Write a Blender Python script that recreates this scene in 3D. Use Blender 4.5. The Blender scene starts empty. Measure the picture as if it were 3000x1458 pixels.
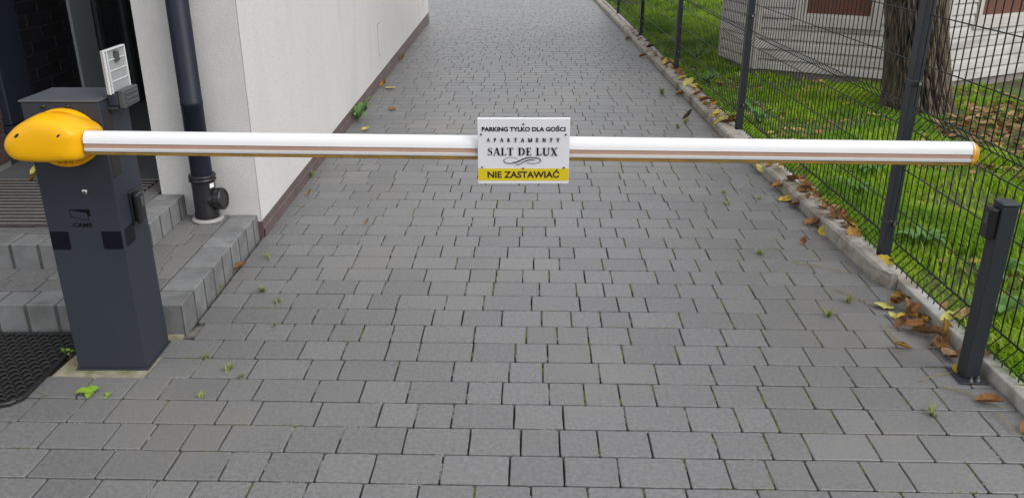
import bpy, bmesh, math, random
import numpy as np
from mathutils import Vector, Matrix, noise
R = math.radians
random.seed(7)
rng = np.random.default_rng(7)

# ------------------------------------------------------------------ camera, sky, sun, exposure
scene = bpy.context.scene
COL = scene.collection
cam_data = bpy.data.cameras.new('camera')
cam_data.sensor_width = 36.0
cam_data.lens = 29.35
cam_data.clip_start = 0.05
cam_data.clip_end = 500
cam = bpy.data.objects.new('camera', cam_data)
cam.location = (0, 0, 1.5)
cam.rotation_euler = (R(90 - 21.894), 0, 0)
COL.objects.link(cam)
scene.camera = cam

SUN_EL, SUN_AZ = R(42), R(124)          # azimuth measured from +Y towards +X
world = bpy.data.worlds.new('World')
scene.world = world
world.use_nodes = True
nt = world.node_tree
nt.nodes.clear()
sky = nt.nodes.new('ShaderNodeTexSky')
sky.sky_type = 'NISHITA'
sky.sun_disc = False
sky.sun_elevation = SUN_EL
sky.sun_rotation = SUN_AZ
sky.air_density = 1.0
sky.dust_density = 4.0
sky.ozone_density = 0.6
hs = nt.nodes.new('ShaderNodeHueSaturation')
hs.inputs['Saturation'].default_value = 0.22
bg = nt.nodes.new('ShaderNodeBackground')
bg.inputs['Strength'].default_value = 0.15
wo = nt.nodes.new('ShaderNodeOutputWorld')
nt.links.new(sky.outputs[0], hs.inputs['Color'])
ov = nt.nodes.new('ShaderNodeMix')            # even cloud cover in front of the clear sky
ov.data_type = 'RGBA'
ov.inputs['Factor'].default_value = 0.72
ov.inputs['B'].default_value = (5.2, 5.3, 5.5, 1)
nt.links.new(hs.outputs[0], ov.inputs['A'])
nt.links.new(ov.outputs['Result'], bg.inputs['Color'])
nt.links.new(bg.outputs[0], wo.inputs['Surface'])

sun_data = bpy.data.lights.new('sun', 'SUN')
sun_data.energy = 0.85
sun_data.angle = R(35)
sun_data.color = (1.0, 0.985, 0.965)
sun = bpy.data.objects.new('sun', sun_data)
d = Vector((math.sin(SUN_AZ) * math.cos(SUN_EL), math.cos(SUN_AZ) * math.cos(SUN_EL), math.sin(SUN_EL)))
sun.rotation_euler = d.to_track_quat('Z', 'Y').to_euler()
sun.location = (6, 3, 9)
COL.objects.link(sun)

scene.view_settings.view_transform = 'Standard'
scene.view_settings.look = 'None'
scene.view_settings.gamma = 1.0
scene.view_settings.exposure = 0.55
scene.view_settings.use_curve_mapping = False
scene.render.engine = 'CYCLES'
scene.cycles.max_bounces = 6
scene.cycles.use_denoising = True


# ------------------------------------------------------------------ helpers
def tag(o, label=None, cat=None, group=None, kind=None):
    if label: o['label'] = label
    if cat: o['category'] = cat
    if group: o['group'] = group
    if kind: o['kind'] = kind
    return o

WORLD = {}
def wloc(o):
    return WORLD.get(o.name, Vector((0, 0, 0))) if o else Vector((0, 0, 0))

def thing(name, loc, label=None, cat=None, group=None, kind=None):
    o = bpy.data.objects.new(name, None)
    o.empty_display_size = 0.1
    o.location = loc
    COL.objects.link(o)
    WORLD[o.name] = Vector(loc)
    return tag(o, label, cat, group, kind)

class MB:
    """collects faces in world coordinates; build() links them as one mesh object"""
    def __init__(s):
        s.v, s.f, s.m, s.sm = [], [], [], []
    def add(s, vs, fs, mi=0, smooth=False):
        b = len(s.v)
        s.v.extend([tuple(p) for p in vs])
        for f in fs:
            s.f.append([b + i for i in f]); s.m.append(mi); s.sm.append(smooth)
        return s
    def box(s, x0, x1, y0, y1, z0, z1, bev=0.0, mi=0, M=None, seg=1):
        bm = bmesh.new()
        bmesh.ops.create_cube(bm, size=1)
        for v in bm.verts:
            v.co = Vector(((x0 + x1) / 2 + v.co.x * (x1 - x0), (y0 + y1) / 2 + v.co.y * (y1 - y0), (z0 + z1) / 2 + v.co.z * (z1 - z0)))
        if bev > 0:
            bmesh.ops.bevel(bm, geom=bm.edges[:] + bm.verts[:], offset=bev, segments=seg, affect='EDGES', profile=0.5)
        s.bm(bm, mi, M)
        return s
    def bm(s, bm, mi=0, M=None, smooth=False):
        bm.verts.ensure_lookup_table(); bm.verts.index_update()
        vs = [(M @ v.co) if M else v.co.copy() for v in bm.verts]
        s.add(vs, [[v.index for v in f.verts] for f in bm.faces], mi, smooth)
        bm.free()
        return s
    def prism(s, poly, axis, a, b, mi=0, smooth=False, caps=True):
        """poly: 2D points; axis 'x','y','z' extrusion from a to b"""
        def P(p, t):
            return {'x': (t, p[0], p[1]), 'y': (p[0], t, p[1]), 'z': (p[0], p[1], t)}[axis]
        n = len(poly)
        vs = [P(p, a) for p in poly] + [P(p, b) for p in poly]
        fs = [[i, (i + 1) % n, n + (i + 1) % n, n + i] for i in range(n)]
        s.add(vs, fs, mi, smooth)
        if caps:
            s.add(vs, [list(range(n))[::-1], list(range(n, 2 * n))], mi, False)
        return s
    def tube(s, pts, r, n=6, mi=0, caps=True, smooth=True):
        pts = [Vector(p) for p in pts]
        rs = r if isinstance(r, (list, tuple)) else [r] * len(pts)
        vs = []
        prev = None
        for i, p in enumerate(pts):
            t = (pts[min(i + 1, len(pts) - 1)] - pts[max(i - 1, 0)]).normalized()
            up = prev if prev is not None else (Vector((0, 0, 1)) if abs(t.z) < 0.9 else Vector((1, 0, 0)))
            a = (up - t * up.dot(t)).normalized()
            prev = a
            b = t.cross(a)
            for k in range(n):
                w = 2 * math.pi * (k + 0.5) / n
                vs.append(p + (a * math.cos(w) + b * math.sin(w)) * rs[i])
        fs = []
        for i in range(len(pts) - 1):
            for k in range(n):
                fs.append([i * n + k, i * n + (k + 1) % n, (i + 1) * n + (k + 1) % n, (i + 1) * n + k])
        s.add(vs, fs, mi, smooth)
        if caps:
            s.add(vs[:n], [list(range(n))[::-1]], mi)
            s.add(vs[-n:], [list(range(n))], mi)
        return s
    def lathe(s, prof, c, axis=(0, 0, 1), n=20, mi=0, smooth=True):
        ax = Vector(axis).normalized()
        a = ax.orthogonal().normalized(); b = ax.cross(a)
        c = Vector(c)
        vs = []
        for (r, h) in prof:
            for k in range(n):
                w = 2 * math.pi * k / n
                vs.append(c + ax * h + (a * math.cos(w) + b * math.sin(w)) * max(r, 1e-5))
        fs = []
        for i in range(len(prof) - 1):
            for k in range(n):
                fs.append([i * n + k, i * n + (k + 1) % n, (i + 1) * n + (k + 1) % n, (i + 1) * n + k])
        s.add(vs, fs, mi, smooth)
        s.add(vs[:n], [list(range(n))[::-1]], mi); s.add(vs[-n:], [list(range(n))], mi)
        return s
    def mesh(s, name, mats, origin=(0, 0, 0)):
        ox, oy, oz = origin
        me = bpy.data.meshes.new(name)
        me.from_pydata([(p[0] - ox, p[1] - oy, p[2] - oz) for p in s.v], [], s.f)
        for m in (mats if isinstance(mats, (list, tuple)) else [mats]):
            me.materials.append(m)
        me.polygons.foreach_set('material_index', s.m)
        me.polygons.foreach_set('use_smooth', s.sm)
        me.update()
        return me
    def build(s, name, mats, parent=None, origin=None):
        """origin: own base point (top level) ; children are stored relative to their parent"""
        o_w = wloc(parent) if parent else Vector(origin or (0, 0, 0))
        me = s.mesh(name, mats, o_w)
        o = bpy.data.objects.new(name, me)
        COL.objects.link(o)
        if parent:
            o.parent = parent
        else:
            o.location = o_w
        WORLD[o.name] = o_w
        return o

def place(name, mesh, loc, rot=(0, 0, 0), parent=None, scale=(1, 1, 1)):
    o = bpy.data.objects.new(name, mesh)
    COL.objects.link(o)
    if parent:
        o.parent = parent
        o.location = Vector(loc) - wloc(parent)
    else:
        o.location = loc
    o.rotation_euler = rot
    o.scale = scale
    WORLD[o.name] = Vector(loc)
    return o

# ------------------------------------------------------------------ materials
def mat(name, col, rough=0.6, col2=None, nscale=8.0, namt=1.0, bump=0.0, bscale=60.0, bdist=0.002, metal=0.0, spec=0.5,
        rnd=0.0, speck=None, coat=0.0, col3=None, n3=2.0, trans=0.0, stretch=None, detail=4.0, thin=False):
    m = bpy.data.materials.new(name)
    m.use_nodes = True
    t = m.node_tree
    N, L = t.nodes, t.links
    b = N['Principled BSDF']
    b.inputs['Roughness'].default_value = rough
    b.inputs['Metallic'].default_value = metal
    b.inputs['Specular IOR Level'].default_value = spec
    if coat: b.inputs['Coat Weight'].default_value = coat; b.inputs['Coat Roughness'].default_value = 0.08
    if trans: b.inputs['Transmission Weight'].default_value = trans
    geo = N.new('ShaderNodeNewGeometry')
    pos = geo.outputs['Position']
    if stretch:
        mp = N.new('ShaderNodeMapping'); mp.inputs['Scale'].default_value = stretch
        L.new(pos, mp.inputs['Vector']); pos = mp.outputs[0]
    def rgb(c):
        r = N.new('ShaderNodeRGB'); r.outputs[0].default_value = (*c, 1); return r.outputs[0]
    def mix(a, bb, f, mode='MIX'):
        x = N.new('ShaderNodeMix'); x.data_type = 'RGBA'; x.blend_type = mode
        if isinstance(f, float): x.inputs['Factor'].default_value = f
        else: L.new(f, x.inputs['Factor'])
        L.new(a, x.inputs['A']); L.new(bb, x.inputs['B'])
        return x.outputs['Result']
    def nz(scale, det=detail, lo=0.35, hi=0.65, amt=1.0):
        n = N.new('ShaderNodeTexNoise'); n.inputs['Scale'].default_value = scale; n.inputs['Detail'].default_value = det
        L.new(pos, n.inputs['Vector'])
        r = N.new('ShaderNodeMapRange'); r.inputs['From Min'].default_value = lo; r.inputs['From Max'].default_value = hi
        r.inputs['To Max'].default_value = amt
        L.new(n.outputs['Fac'], r.inputs['Value'])
        return r.outputs[0]
    c = rgb(col)
    if col2: c = mix(c, rgb(col2), nz(nscale, amt=namt))
    if col3: c = mix(c, rgb(col3), nz(n3, 5, 0.5, 0.68))
    if speck: c = mix(c, rgb(speck[0]), nz(speck[1], 2, speck[2], speck[2] + 0.08, speck[3]))
    if rnd:
        oi = N.new('ShaderNodeObjectInfo')
        ad = N.new('ShaderNodeMath'); ad.operation = 'ADD'
        L.new(oi.outputs['Random'], ad.inputs[0]); L.new(geo.outputs['Random Per Island'], ad.inputs[1])
        fr = N.new('ShaderNodeMath'); fr.operation = 'FRACT'; L.new(ad.outputs[0], fr.inputs[0])
        mr = N.new('ShaderNodeMapRange'); mr.inputs['To Min'].default_value = 1 - rnd; mr.inputs['To Max'].default_value = 1 + rnd
        L.new(fr.outputs[0], mr.inputs['Value'])
        h = N.new('ShaderNodeHueSaturation'); L.new(mr.outputs[0], h.inputs['Value']); L.new(c, h.inputs['Color'])
        c = h.outputs[0]
    L.new(c, b.inputs['Base Color'])
    if bump:
        n = N.new('ShaderNodeTexNoise'); n.inputs['Scale'].default_value = bscale; n.inputs['Detail'].default_value = 5
        L.new(pos, n.inputs['Vector'])
        bp = N.new('ShaderNodeBump'); bp.inputs['Strength'].default_value = bump; bp.inputs['Distance'].default_value = bdist
        L.new(n.outputs['Fac'], bp.inputs['Height']); L.new(bp.outputs[0], b.inputs['Normal'])
    return m

M = {}
M['paver'] = mat('paver', (0.131, 0.130, 0.131), 0.42, (0.187, 0.186, 0.186), 70, 0.9, bump=0.45, bscale=130, bdist=0.003, rnd=0.09,
                 col3=(0.178, 0.172, 0.163), n3=1.1, speck=((0.36, 0.36, 0.36), 330, 0.62, 0.55))
M['block'] = mat('block', (0.175, 0.179, 0.182), 0.75, (0.225, 0.226, 0.224), 18, 0.9, bump=0.4, bscale=160, bdist=0.002, rnd=0.12,
                 col3=(0.14, 0.14, 0.136), n3=7)
M['joint'] = mat('joint_soil', (0.022, 0.020, 0.017), 0.95, (0.05, 0.047, 0.04), 14, 0.8, col3=(0.05, 0.07, 0.015), n3=3.5, bump=0.6, bscale=300,
                 speck=((0.22, 0.21, 0.19), 5.0, 0.64, 0.8))
M['sand'] = mat('joint_sand', (0.20, 0.19, 0.175), 0.95, (0.30, 0.285, 0.26), 60, 1.0, rnd=0.2)
M['moss'] = mat('moss', (0.065, 0.095, 0.012), 0.95, (0.14, 0.15, 0.025), 120, 1.0, bump=0.8, bscale=500, bdist=0.004, rnd=0.35)
M['soil'] = mat('soil', (0.075, 0.052, 0.034), 0.95, (0.13, 0.105, 0.08), 9, 1.0, bump=0.8, bscale=80, bdist=0.02, col3=(0.19, 0.17, 0.145), n3=1.5)
M['lawn'] = mat('lawn_soil', (0.07, 0.10, 0.02), 0.95, (0.11, 0.15, 0.028), 6, 1.0, bump=0.8, bscale=90, bdist=0.02, col3=(0.075, 0.058, 0.03), n3=1.6)
M['concrete'] = mat('concrete', (0.36, 0.345, 0.32), 0.85, (0.47, 0.455, 0.425), 22, 0.9, bump=0.5, bscale=220, bdist=0.003, col3=(0.24, 0.215, 0.17), n3=6,
                    speck=((0.62, 0.6, 0.57), 260, 0.62, 0.7))
M['kerb'] = mat('kerb_concrete', (0.27, 0.245, 0.21), 0.9, (0.38, 0.355, 0.315), 26, 0.9, bump=0.7, bscale=160, bdist=0.005, col3=(0.15, 0.115, 0.08), n3=7,
                speck=((0.58, 0.55, 0.50), 190, 0.61, 0.7), rnd=0.08)
M['pad'] = mat('pad_concrete', (0.34, 0.30, 0.21), 0.9, (0.22, 0.205, 0.15), 30, 0.9, bump=0.8, bscale=120, bdist=0.006, col3=(0.15, 0.16, 0.06), n3=9)
M['stucco'] = mat('stucco', (0.63, 0.612, 0.60), 0.9, (0.67, 0.652, 0.64), 3, 0.8, bump=0.7, bscale=170, bdist=0.006, spec=0.2,
                  speck=((0.46, 0.44, 0.42), 120, 0.60, 0.5), col3=(0.605, 0.585, 0.57), n3=3.0, stretch=(1, 1, 0.35))
M['stucco_rough'] = mat('stucco_rough', (0.61, 0.60, 0.59), 0.92, (0.68, 0.67, 0.655), 4, 0.8, bump=0.9, bscale=240, bdist=0.006, spec=0.2,
                        speck=((0.36, 0.345, 0.33), 230, 0.58, 0.6))
M['plinth'] = mat('plinth_tile', (0.105, 0.07, 0.068), 0.5, (0.14, 0.10, 0.097), 9, 0.8, rnd=0.08)
M['grout'] = mat('grout', (0.30, 0.27, 0.255), 0.9)
M['cab'] = mat('cabinet_paint', (0.031, 0.036, 0.048), 0.5, (0.036, 0.041, 0.052), 4, 0.8, bump=0.10, bscale=700, bdist=0.001, spec=0.22,
               speck=((0.06, 0.065, 0.07), 90, 0.68, 0.35))
M['lid'] = mat('lid_paint', (0.075, 0.08, 0.097), 0.45, (0.092, 0.097, 0.112), 14, 0.8, bump=0.15, bscale=500, bdist=0.001)
M['decal'] = mat('dark_sticker', (0.004, 0.005, 0.010), 0.4, spec=0.2)
M['print'] = mat('black_print', (0.004, 0.004, 0.005), 0.5, spec=0.15)
M['black'] = mat('black_plastic', (0.012, 0.012, 0.014), 0.35)
M['blackmat'] = mat('black_rubber', (0.011, 0.011, 0.012), 0.38, (0.017, 0.017, 0.017), 40, 0.8, spec=0.5)
M['steel'] = mat('steel', (0.55, 0.55, 0.54), 0.28, metal=1.0)
M['alu'] = mat('aluminium', (0.62, 0.60, 0.58), 0.4, metal=0.7)
M['yellow'] = mat('yellow_plastic', (0.84, 0.43, 0.003), 0.38, (0.80, 0.40, 0.003), 8, 0.7, spec=0.3, speck=((0.5, 0.28, 0.03), 55, 0.70, 0.4))
M['amber'] = mat('amber_plastic', (0.62, 0.30, 0.012), 0.45, (0.55, 0.27, 0.02), 30, 0.8)
M['rubber_y'] = mat('ochre_rubber', (0.36, 0.19, 0.015), 0.6, (0.20, 0.12, 0.02), 20, 0.9, bump=0.2, bscale=200, bdist=0.001)
M['white'] = mat('white_lacquer', (0.74, 0.74, 0.75), 0.25, (0.71, 0.71, 0.71), 5, 0.7, speck=((0.5, 0.48, 0.44), 40, 0.72, 0.35))
M['salmon'] = mat('reflection_tone', (0.47, 0.305, 0.235), 0.3, (0.40, 0.25, 0.185), 6, 0.8)  # brownish reflection on the white boom, put into a colour
M['sign'] = mat('sign_white', (0.70, 0.70, 0.73), 0.35, (0.66, 0.66, 0.69), 6, 0.8)
M['signedge'] = mat('sign_edge', (0.86, 0.86, 0.86), 0.35)
M['signyellow'] = mat('sign_yellow', (0.66, 0.52, 0.012), 0.35, (0.62, 0.48, 0.012), 6, 0.8)
M['signdark'] = mat('sign_dark', (0.03, 0.012, 0.014), 0.5)
M['pipe'] = mat('pipe_paint', (0.010, 0.012, 0.024), 0.45, (0.013, 0.015, 0.028), 9, 0.8, spec=0.25, speck=((0.07, 0.075, 0.09), 60, 0.70, 0.35))
M['ringwhite'] = mat('ring_plastic', (0.34, 0.335, 0.325), 0.6)
M['post'] = mat('post_paint', (0.018, 0.021, 0.029), 0.5, (0.022, 0.026, 0.034), 5, 0.8, bump=0.06, bscale=600, bdist=0.001)
M['wire'] = mat('wire_paint', (0.012, 0.015, 0.016), 0.5, spec=0.3)
M['brick'] = mat('dark_brick', (0.07, 0.042, 0.043), 0.6, (0.10, 0.06, 0.06), 14, 0.9, bump=0.4, bscale=90, bdist=0.003, rnd=0.18)
M['brick_darkened'] = mat('darkened_brick', (0.011, 0.010, 0.013), 0.55, (0.016, 0.014, 0.018), 10, 0.9, bump=0.3, bscale=90, bdist=0.002, rnd=0.15)  # same brick courses as the red ones, dimness of the recess put into the colour
M['mortar'] = mat('mortar', (0.24, 0.22, 0.215), 0.95)
M['mortar_darkened'] = mat('darkened_mortar', (0.030, 0.029, 0.034), 0.95)  # mortar between them, recess shade put into its colour too
M['navy'] = mat('navy_paint', (0.013, 0.019, 0.034), 0.6)
M['strip'] = mat('grey_green_panel', (0.42, 0.47, 0.48), 0.35, (0.36, 0.41, 0.41), 2.5, 0.9)
M['darkglass'] = mat('dark_glass', (0.035, 0.043, 0.045), 0.08, (0.06, 0.07, 0.072), 1.5, 0.9, spec=0.6)
M['tile'] = mat('floor_tile', (0.12, 0.125, 0.13), 0.55, (0.10, 0.105, 0.11), 9, 0.8)
M['matbrown'] = mat('mat_brush', (0.040, 0.031, 0.033), 0.9, (0.07, 0.056, 0.056), 60, 0.9, bump=0.8, bscale=600, bdist=0.003)
M['clear'] = mat('clear_plastic', (0.35, 0.36, 0.365), 0.25, (0.31, 0.32, 0.325), 20, 0.8)
M['clearrib'] = mat('clear_plastic_edge', (0.62, 0.63, 0.63), 0.25)
M['clip'] = mat('clip_metal', (0.16, 0.16, 0.165), 0.35, (0.06, 0.06, 0.06), 160, 1.0, metal=0.5)
M['stand'] = mat('stand_paint', (0.055, 0.061, 0.066), 0.5, (0.065, 0.07, 0.074), 20, 0.8)
M['siding'] = mat('painted_siding', (0.48, 0.455, 0.44), 0.7, (0.54, 0.515, 0.50), 5, 0.9, bump=0.15, bscale=120, rnd=0.05, stretch=(1, 1, 4),
                  col3=(0.38, 0.35, 0.33), n3=2.2)
M['frame'] = mat('window_frame', (0.56, 0.53, 0.50), 0.55, (0.48, 0.45, 0.42), 6, 0.8)
M['shutter'] = mat('brown_red_pane', (0.15, 0.050, 0.030), 0.6, (0.12, 0.040, 0.025), 5, 0.8)
M['foundation'] = mat('foundation', (0.21, 0.175, 0.16), 0.9, (0.28, 0.245, 0.225), 12, 0.9, bump=0.5, bscale=90, bdist=0.006)
M['stepjoint'] = mat('step_joint', (0.062, 0.06, 0.055), 0.95, (0.10, 0.097, 0.09), 30, 0.9)
M['gap'] = mat('dark_gap', (0.02, 0.018, 0.017), 0.95)

def bark_mat():
    m = bpy.data.materials.new('bark'); m.use_nodes = True
    N, L = m.node_tree.nodes, m.node_tree.links
    b = N['Principled BSDF']; b.inputs['Roughness'].default_value = 0.95; b.inputs['Specular IOR Level'].default_value = 0.15
    at = N.new('ShaderNodeAttribute'); at.attribute_name = 'ridge'
    cr = N.new('ShaderNodeValToRGB')
    e = cr.color_ramp.elements
    e[0].color = (0.018, 0.013, 0.010, 1); e[0].position = 0.15
    e[1].color = (0.16, 0.125, 0.095, 1); e[1].position = 0.85
    L.new(at.outputs['Fac'], cr.inputs[0])
    geo = N.new('ShaderNodeNewGeometry')
    n = N.new('ShaderNodeTexNoise'); n.inputs['Scale'].default_value = 5; n.inputs['Detail'].default_value = 6
    L.new(geo.outputs['Position'], n.inputs['Vector'])
    mr = N.new('ShaderNodeMapRange'); mr.inputs[1].default_value = 0.52; mr.inputs[2].default_value = 0.66; mr.inputs[4].default_value = 0.5
    L.new(n.outputs['Fac'], mr.inputs[0])
    mx = N.new('ShaderNodeMix'); mx.data_type = 'RGBA'
    mx.inputs['B'].default_value = (0.085, 0.095, 0.04, 1)
    L.new(mr.outputs[0], mx.inputs['Factor']); L.new(cr.outputs[0], mx.inputs['A'])
    L.new(mx.outputs['Result'], b.inputs['Base Color'])
    n2 = N.new('ShaderNodeTexNoise'); n2.inputs['Scale'].default_value = 70; n2.inputs['Detail'].default_value = 5
    L.new(geo.outputs['Position'], n2.inputs['Vector'])
    bp = N.new('ShaderNodeBump'); bp.inputs['Strength'].default_value = 0.8; bp.inputs['Distance'].default_value = 0.01
    L.new(n2.outputs['Fac'], bp.inputs['Height']); L.new(bp.outputs[0], b.inputs['Normal'])
    return m
M['bark'] = bark_mat()

def leafy(name, cols, rough=0.55, patch=None, trans=0.25, pscale=1.2):
    """leaf/grass material: colour by island, patches by position, some light through"""
    m = bpy.data.materials.new(name); m.use_nodes = True
    N, L = m.node_tree.nodes, m.node_tree.links
    b = N['Principled BSDF']; b.inputs['Roughness'].default_value = rough; b.inputs['Specular IOR Level'].default_value = 0.15
    geo = N.new('ShaderNodeNewGeometry')
    oi = N.new('ShaderNodeObjectInfo')
    ad = N.new('ShaderNodeMath'); ad.operation = 'ADD'
    L.new(oi.outputs['Random'], ad.inputs[0]); L.new(geo.outputs['Random Per Island'], ad.inputs[1])
    fr = N.new('ShaderNodeMath'); fr.operation = 'FRACT'; L.new(ad.outputs[0], fr.inputs[0])
    cr = N.new('ShaderNodeValToRGB'); e = cr.color_ramp.elements
    while len(e) < len(cols): e.new(0.5)
    for i, c in enumerate(cols):
        e[i].position = i / max(1, len(cols) - 1); e[i].color = (*c, 1)
    L.new(fr.outputs[0], cr.inputs[0])
    c = cr.outputs[0]
    if patch:
        n = N.new('ShaderNodeTexNoise'); n.inputs['Scale'].default_value = pscale; n.inputs['Detail'].default_value = 5
        L.new(geo.outputs['Position'], n.inputs['Vector'])
        mr = N.new('ShaderNodeMapRange'); mr.inputs[1].default_value = 0.48; mr.inputs[2].default_value = 0.62; mr.inputs[4].default_value = 0.8
        L.new(n.outputs['Fac'], mr.inputs[0])
        mx = N.new('ShaderNodeMix'); mx.data_type = 'RGBA'; mx.inputs['B'].default_value = (*patch, 1)
        L.new(mr.outputs[0], mx.inputs['Factor']); L.new(c, mx.inputs['A']); c = mx.outputs['Result']
    L.new(c, b.inputs['Base Color'])
    tr = N.new('ShaderNodeBsdfTranslucent'); L.new(c, tr.inputs['Color'])
    ms = N.new('ShaderNodeMixShader'); ms.inputs[0].default_value = trans
    out = N['Material Output']
    L.new(b.outputs[0], ms.inputs[1]); L.new(tr.outputs[0], ms.inputs[2]); L.new(ms.outputs[0], out.inputs['Surface'])
    return m
M['grass'] = leafy('grass_blades', [(0.16, 0.36, 0.008), (0.29, 0.50, 0.014), (0.43, 0.58, 0.025), (0.20, 0.41, 0.010), (0.48, 0.52, 0.10)], patch=(0.11, 0.27, 0.02), trans=0.42)
M['weed'] = leafy('weed_leaf', [(0.09, 0.20, 0.045), (0.14, 0.28, 0.08), (0.11, 0.23, 0.05)], trans=0.2)
M['sprout'] = leafy('bright_sprout', [(0.20, 0.36, 0.03), (0.26, 0.42, 0.04)], trans=0.2)
M['tuft'] = leafy('joint_weed', [(0.20, 0.29, 0.05), (0.27, 0.32, 0.09), (0.20, 0.19, 0.08)], trans=0.2)
def leafcol(name, c, spot, vein):
    m = mat(name, c, 0.55, spot, 55, 0.8, bump=0.8, bscale=110, bdist=0.006, col3=vein, n3=30, spec=0.3)
    return m
M['leaf_yellow'] = leafcol('leaf_yellow', (0.50, 0.38, 0.035), (0.42, 0.29, 0.03), (0.30, 0.17, 0.03))
M['leaf_pale'] = leafcol('leaf_pale', (0.52, 0.47, 0.13), (0.45, 0.42, 0.10), (0.35, 0.28, 0.07))
M['leaf_ochre'] = leafcol('leaf_ochre', (0.38, 0.22, 0.035), (0.28, 0.15, 0.03), (0.16, 0.075, 0.02))
M['leaf_orange'] = leafcol('leaf_orange', (0.30, 0.135, 0.035), (0.22, 0.09, 0.028), (0.12, 0.05, 0.02))
M['leaf_brown'] = leafcol('leaf_brown', (0.22, 0.11, 0.034), (0.15, 0.07, 0.024), (0.085, 0.038, 0.016))
M['leaf_tan'] = leafcol('leaf_tan', (0.34, 0.215, 0.115), (0.28, 0.17, 0.085), (0.2, 0.11, 0.05))
M['leaf_dark'] = leafcol('leaf_dark', (0.06, 0.03, 0.02), (0.045, 0.022, 0.015), (0.03, 0.016, 0.012))
M['litter'] = leafy('leaf_litter', [(0.20, 0.085, 0.035), (0.13, 0.055, 0.025), (0.30, 0.18, 0.09), (0.24, 0.10, 0.03), (0.38, 0.28, 0.14), (0.10, 0.05, 0.03)], trans=0.1, rough=0.7)
M['litter_pale'] = leafy('leaf_litter_lawn', [(0.42, 0.30, 0.08), (0.30, 0.14, 0.05), (0.40, 0.28, 0.15), (0.45, 0.35, 0.05)], trans=0.1, rough=0.7)
M['crown'] = leafy('tree_leaves', [(0.11, 0.15, 0.03), (0.30, 0.24, 0.04), (0.18, 0.19, 0.035), (0.34, 0.20, 0.04)], trans=0.3)
M['stem'] = mat('dry_stem', (0.33, 0.25, 0.09), 0.8, (0.22, 0.15, 0.05), 40, 0.8)

# ------------------------------------------------------------------ ground sheet
g = MB(); g.add([(-150, -60, -0.06), (150, -60, -0.06), (150, 240, -0.06), (-150, 240, -0.06)], [[0, 1, 2, 3]])
tag(g.build('ground', M['soil']), kind='structure')

# ------------------------------------------------------------------ driveway: joint bed and pavers
bed = MB(); bed.add([(-4.2, -0.5, -0.016), (1.70, -0.5, -0.016), (1.70, 26, -0.016), (-4.2, 26, -0.016)], [[0, 1, 2, 3]])
driveway = bed.build('driveway', M['joint'])
tag(driveway, kind='structure')

def kerb_x(y):                                   # driveway side of the kerb
    return 1.515 + 0.085 * max(0.0, (6.0 - y) / 2.6) if y > 3.42 else 1.652

def left_x(y):
    if y < 2.845: return -4.0
    if y < 12.85: return -1.243
    return -4.0

JW = 0.0023        # half joint
def paver_shape(L, W, seed, simple=False):
    """a paver with slightly uneven edges and a worn chamfer; origin at its centre, top near z=0"""
    r = random.Random(seed)
    hx, hy = L / 2 - JW, W / 2 - JW * 1.35
    ring = []
    cut = 0.0045
    n_side = 1 if simple else 2
    j = 0.0014
    cs = [(-hx, -hy), (hx, -hy), (hx, hy), (-hx, hy)]
    for i in range(4):
        a, b = cs[i], cs[(i + 1) % 4]
        ln = math.hypot(b[0] - a[0], b[1] - a[1])
        ux, uy = (b[0] - a[0]) / ln, (b[1] - a[1]) / ln
        k = r.uniform(0.6, 1.5)
        ring.append((a[0] + ux * cut * k, a[1] + uy * cut * k))
        if not simple:
            t = r.uniform(0.35, 0.65)
            q = r.uniform(-j, j)
            ring.append((a[0] + (b[0] - a[0]) * t - uy * q, a[1] + (b[1] - a[1]) * t + ux * q))
        k = r.uniform(0.6, 1.5)
        ring.append((b[0] - ux * cut * k, b[1] - uy * cut * k))
    if simple:
        ring = cs
    n = len(ring)
    top = []
    for (x, y) in ring:
        ch = 0.0022
        top.append((x * (1 - ch / hx), y * (1 - ch / hy), r.uniform(-0.0004, 0.0004)))
    mid = [(x, y, -0.0020) for (x, y) in ring]
    low = [(x, y, -0.03) for (x, y) in ring]
    vs = top + mid + low
    fs = [list(range(n))]
    for a, b in ((n, 0), (2 * n, n)):
        for i in range(n):
            fs.append([a + i, a + (i + 1) % n, b + (i + 1) % n, b + i])
    return vs, fs

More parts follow.
